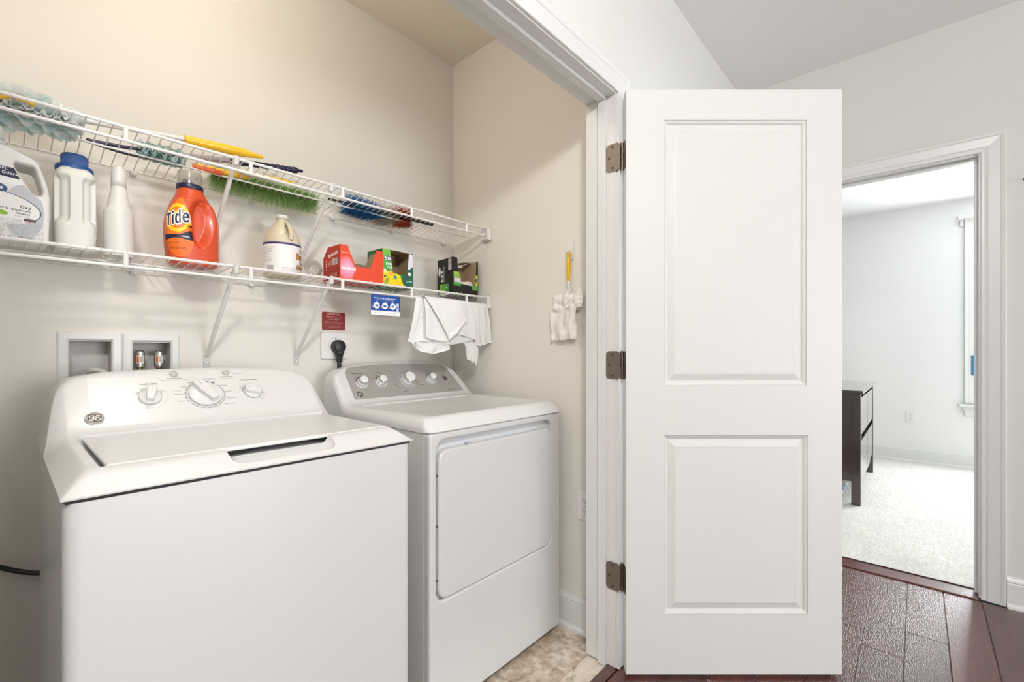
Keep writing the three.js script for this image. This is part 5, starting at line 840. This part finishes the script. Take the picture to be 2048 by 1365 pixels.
{ // adhesive hook and duster on the closet side wall
  const h = thing('adhesive_hook', 'small white adhesive hook stuck on the closet side wall', 'hook', [XW, 1.553, -1.063]); h.rotation.y = -Math.PI / 2;
  mesh('back_plate', extr(rrect(-0.013, 0.013, -0.043, 0.043, 0.010), 0.004, 0.0015).translate(0, 0, 0.0015), M.whitePlastic, h);
  mesh('prong', tube([[0, 0.004, 0.005], [0, -0.012, 0.012], [0, -0.020, 0.018], [0, -0.016, 0.025], [0, -0.004, 0.028]], 0.0042, 10), M.whitePlastic, h);
  const t = thing('hanging_duster', 'disposable duster with yellow handle and white cloth hanging from a wall hook', 'duster', [XW - 0.020, 1.531, -1.063]); t.rotation.y = -Math.PI / 2;
  mesh('hang_loop', new THREE.TorusGeometry(0.0105, 0.0032, 8, 24, 4.9).rotateZ(-0.88 + Math.PI / 2 + 1.55), M.yellow, t);
  mesh('grip', lathe([[0, -0.112], [0.0062, -0.112], [0.0068, -0.095], [0.0085, -0.06], [0.0092, -0.042], [0.0075, -0.022], [0.0045, -0.0105], [0, -0.0095]], 20), M.yellow, t);
  mesh('shaft', merge(lathe([[0, -0.142], [0.0058, -0.142], [0.0064, -0.112], [0, -0.112]], 16), rbox(-0.0085, 0.0085, -0.335, -0.135, -0.002, 0.0025, 0.002)), M.whitePlastic, t);
  const rag = k => 0.0013 * Math.sin(k * 47) + 0.0011 * Math.sin(k * 23 + 1);
  const cm = phys(L(0.95, 0.935, 0.89), 1, { side: THREE.DoubleSide, transmission: 0.22, thickness: 0 });
  const sheet = (x0, x1, y0, y1, tl, tr, z, ph) => grid(36, 30, (u, v) => { const x = x0 + (x1 - x0) * u + rag(v * 1.1 + ph) * (u > 0.5 ? u : u - 1), y = y0 + (y1 - y0) * v + tl * (1 - u) * v + tr * u * v + rag(u + ph) * 0.6; return [x, y, Math.max(-0.016, z + 0.006 * Math.sin(9 * u + ph) + 0.004 * Math.sin(7 * v + 5 * u + ph) + 0.012 * Math.abs(u - 0.5))]; });
  mesh('cloth_upper', merge(sheet(-0.070, 0.002, -0.226, -0.172, 0.0, 0.020, 0.004, 0.4), sheet(-0.004, 0.070, -0.222, -0.172, 0.0, 0.030, 0.005, 2.2), sheet(-0.055, 0.055, -0.230, -0.185, 0.006, 0.010, -0.006, 1.2)), cm, t);
  mesh('cloth_lower', merge(sheet(-0.080, -0.002, -0.352, -0.222, 0.0, 0.004, 0.006, 3.1), sheet(-0.006, 0.050, -0.348, -0.216, 0.002, 0.012, 0.008, 4.0), sheet(-0.055, 0.035, -0.345, -0.225, 0, 0, -0.004, 5.2)), cm, t);
  mesh('seam_stitch', merge(...[-0.014, -0.008, -0.002].map((x, i) => rod([x, -0.290 + 0.004 * i, 0.0165], [x + 0.007, -0.248, 0.0165], 0.0011, 6))), M.whitePlastic, t);
}
// ---------- bedroom furniture ----------
{
  const esp = dataTex(256, 256, (u, v) => { const t = 0.6 * fbm(u * 60, v * 4, 3) + 0.4 * fbm(u * 12, v * 3, 3); return [30 + 26 * t, 19 + 16 * t, 19 + 15 * t]; }, true); esp.repeat.set(2, 2);
  const em = phys(0xffffff, 0.25, { map: esp, clearcoat: 1, clearcoatRoughness: 0.1, ior: 1.6 });
  const t = thing('dresser', 'dark espresso wood dresser on the bedroom carpet, seen end-on', 'dresser', [4.11, 0.012, -0.305]), W = 1.275, D = 0.47, Hh = 0.835;
  mesh('top', rbox(-0.012, W + 0.012, Hh - 0.026, Hh, -D - 0.005, 0.014, 0.004), em, t);
  for (const [x, z] of [[0, 0], [W - 0.055, 0], [0, -D + 0.055], [W - 0.055, -D + 0.055]]) mesh('leg', rbox(x, x + 0.055, 0, Hh - 0.026, z - 0.055, z, 0.003), em, t);
  for (const x of [0.012, W - 0.03]) mesh('side_panel', box(x, x + 0.018, 0.17, Hh - 0.03, -D + 0.05, -0.05), em, t);
  mesh('back_panel', box(0.02, W - 0.02, 0.17, Hh - 0.03, -D + 0.01, -D + 0.02), em, t);
  mesh('bottom_rail', box(0.05, W - 0.05, 0.125, 0.17, -0.035, -0.012), em, t); mesh('divider', box(W / 2 - 0.012, W / 2 + 0.012, 0.16, Hh - 0.03, -0.40, -0.02), em, t); mesh('middle_rail', box(0.05, W - 0.05, 0.468, 0.492, -0.40, -0.03), em, t);
  for (const [y0, y1] of [[0.178, 0.452], [0.50, 0.775]]) for (const [x0, x1] of [[0.06, W / 2 - 0.016], [W / 2 + 0.016, W - 0.06]]) mesh('drawer', merge(rbox(x0, x1, y0, y1, -0.024, -0.004, 0.004), box(x0 + 0.02, x1 - 0.02, y0 + 0.02, y1 - 0.03, -0.38, -0.02)), em, t);
  const rt = canvasTex(512, 256, (c) => { c.fillStyle = '#c3d4de'; c.fillRect(0, 0, 512, 256); for (let i = 0; i < 700; i++) { c.fillStyle = rnd() > 0.5 ? 'rgba(70,120,160,.5)' : 'rgba(240,244,246,.6)'; c.beginPath(); c.arc(rnd() * 512, rnd() * 256, 3 + 9 * rnd(), 0, 7); c.fill(); } });
  const rg = thing('rug', 'mottled blue rug on the carpet under the dark dresser', 'rug', [4.15, 0.012, -0.555]);
  mesh('pile', planar(rbox(-0.60, 0.60, 0, 0.008, -0.155, 0.115, 0.003), 'x', 'z', 0, 0, 1, 0.5), printed(rt, 1), rg);
}
{ // curtain rod bracket above the bedroom window and a blue tape strip on its frame
  const t = thing('curtain_rod', 'white curtain rod with round finial above the bedroom window', 'curtain rod', [XB - 0.07, 2.405, 0.30]);
  mesh('finial', new THREE.SphereGeometry(0.024, 20, 14), M.whitePlastic, t); mesh('rod', rod([0, 0, 0.01], [0, 0, 1.40], 0.010, 12), M.whitePlastic, t);
  mesh('bracket', merge(rbox(0.055, 0.070, -0.075, 0.01, 0.005, 0.03, 0.003), rod([0.06, -0.012, 0.018], [0, -0.008, 0.018], 0.006, 8), rbox(0.055, 0.070, -0.075, 0.01, 1.32, 1.35, 0.003), rod([0.06, -0.012, 1.335], [0, -0.008, 1.335], 0.006, 8)), M.whitePlastic, t);
  const b = thing('blue_tape', 'short strip of blue tape on the bedroom window frame', 'tape', [XB - 0.0155, 0.995, 0.398]);
  mesh('strip', rbox(-0.0012, 0.0006, -0.095, 0.095, -0.016, 0.016, 0.0004), std(L(0.03, 0.22, 0.42), 0.6), b);
  const k = thing('wall_hook', 'tiny dark metal hook on the hall wall right of the bedroom door', 'hook', [XH, 1.880, 0.352]);
  mesh('hook', tube([[0.0, 0.004, 0], [-0.010, 0.004, 0], [-0.020, -0.003, 0], [-0.026, 0.002, 0], [-0.024, 0.012, 0]], 0.0032, 8), M.dark, k); mesh('plate', rod([0, 0.004, 0], [-0.002, 0.004, 0], 0.008, 14), M.dark, k);
}
renderer.render(scene, camera);
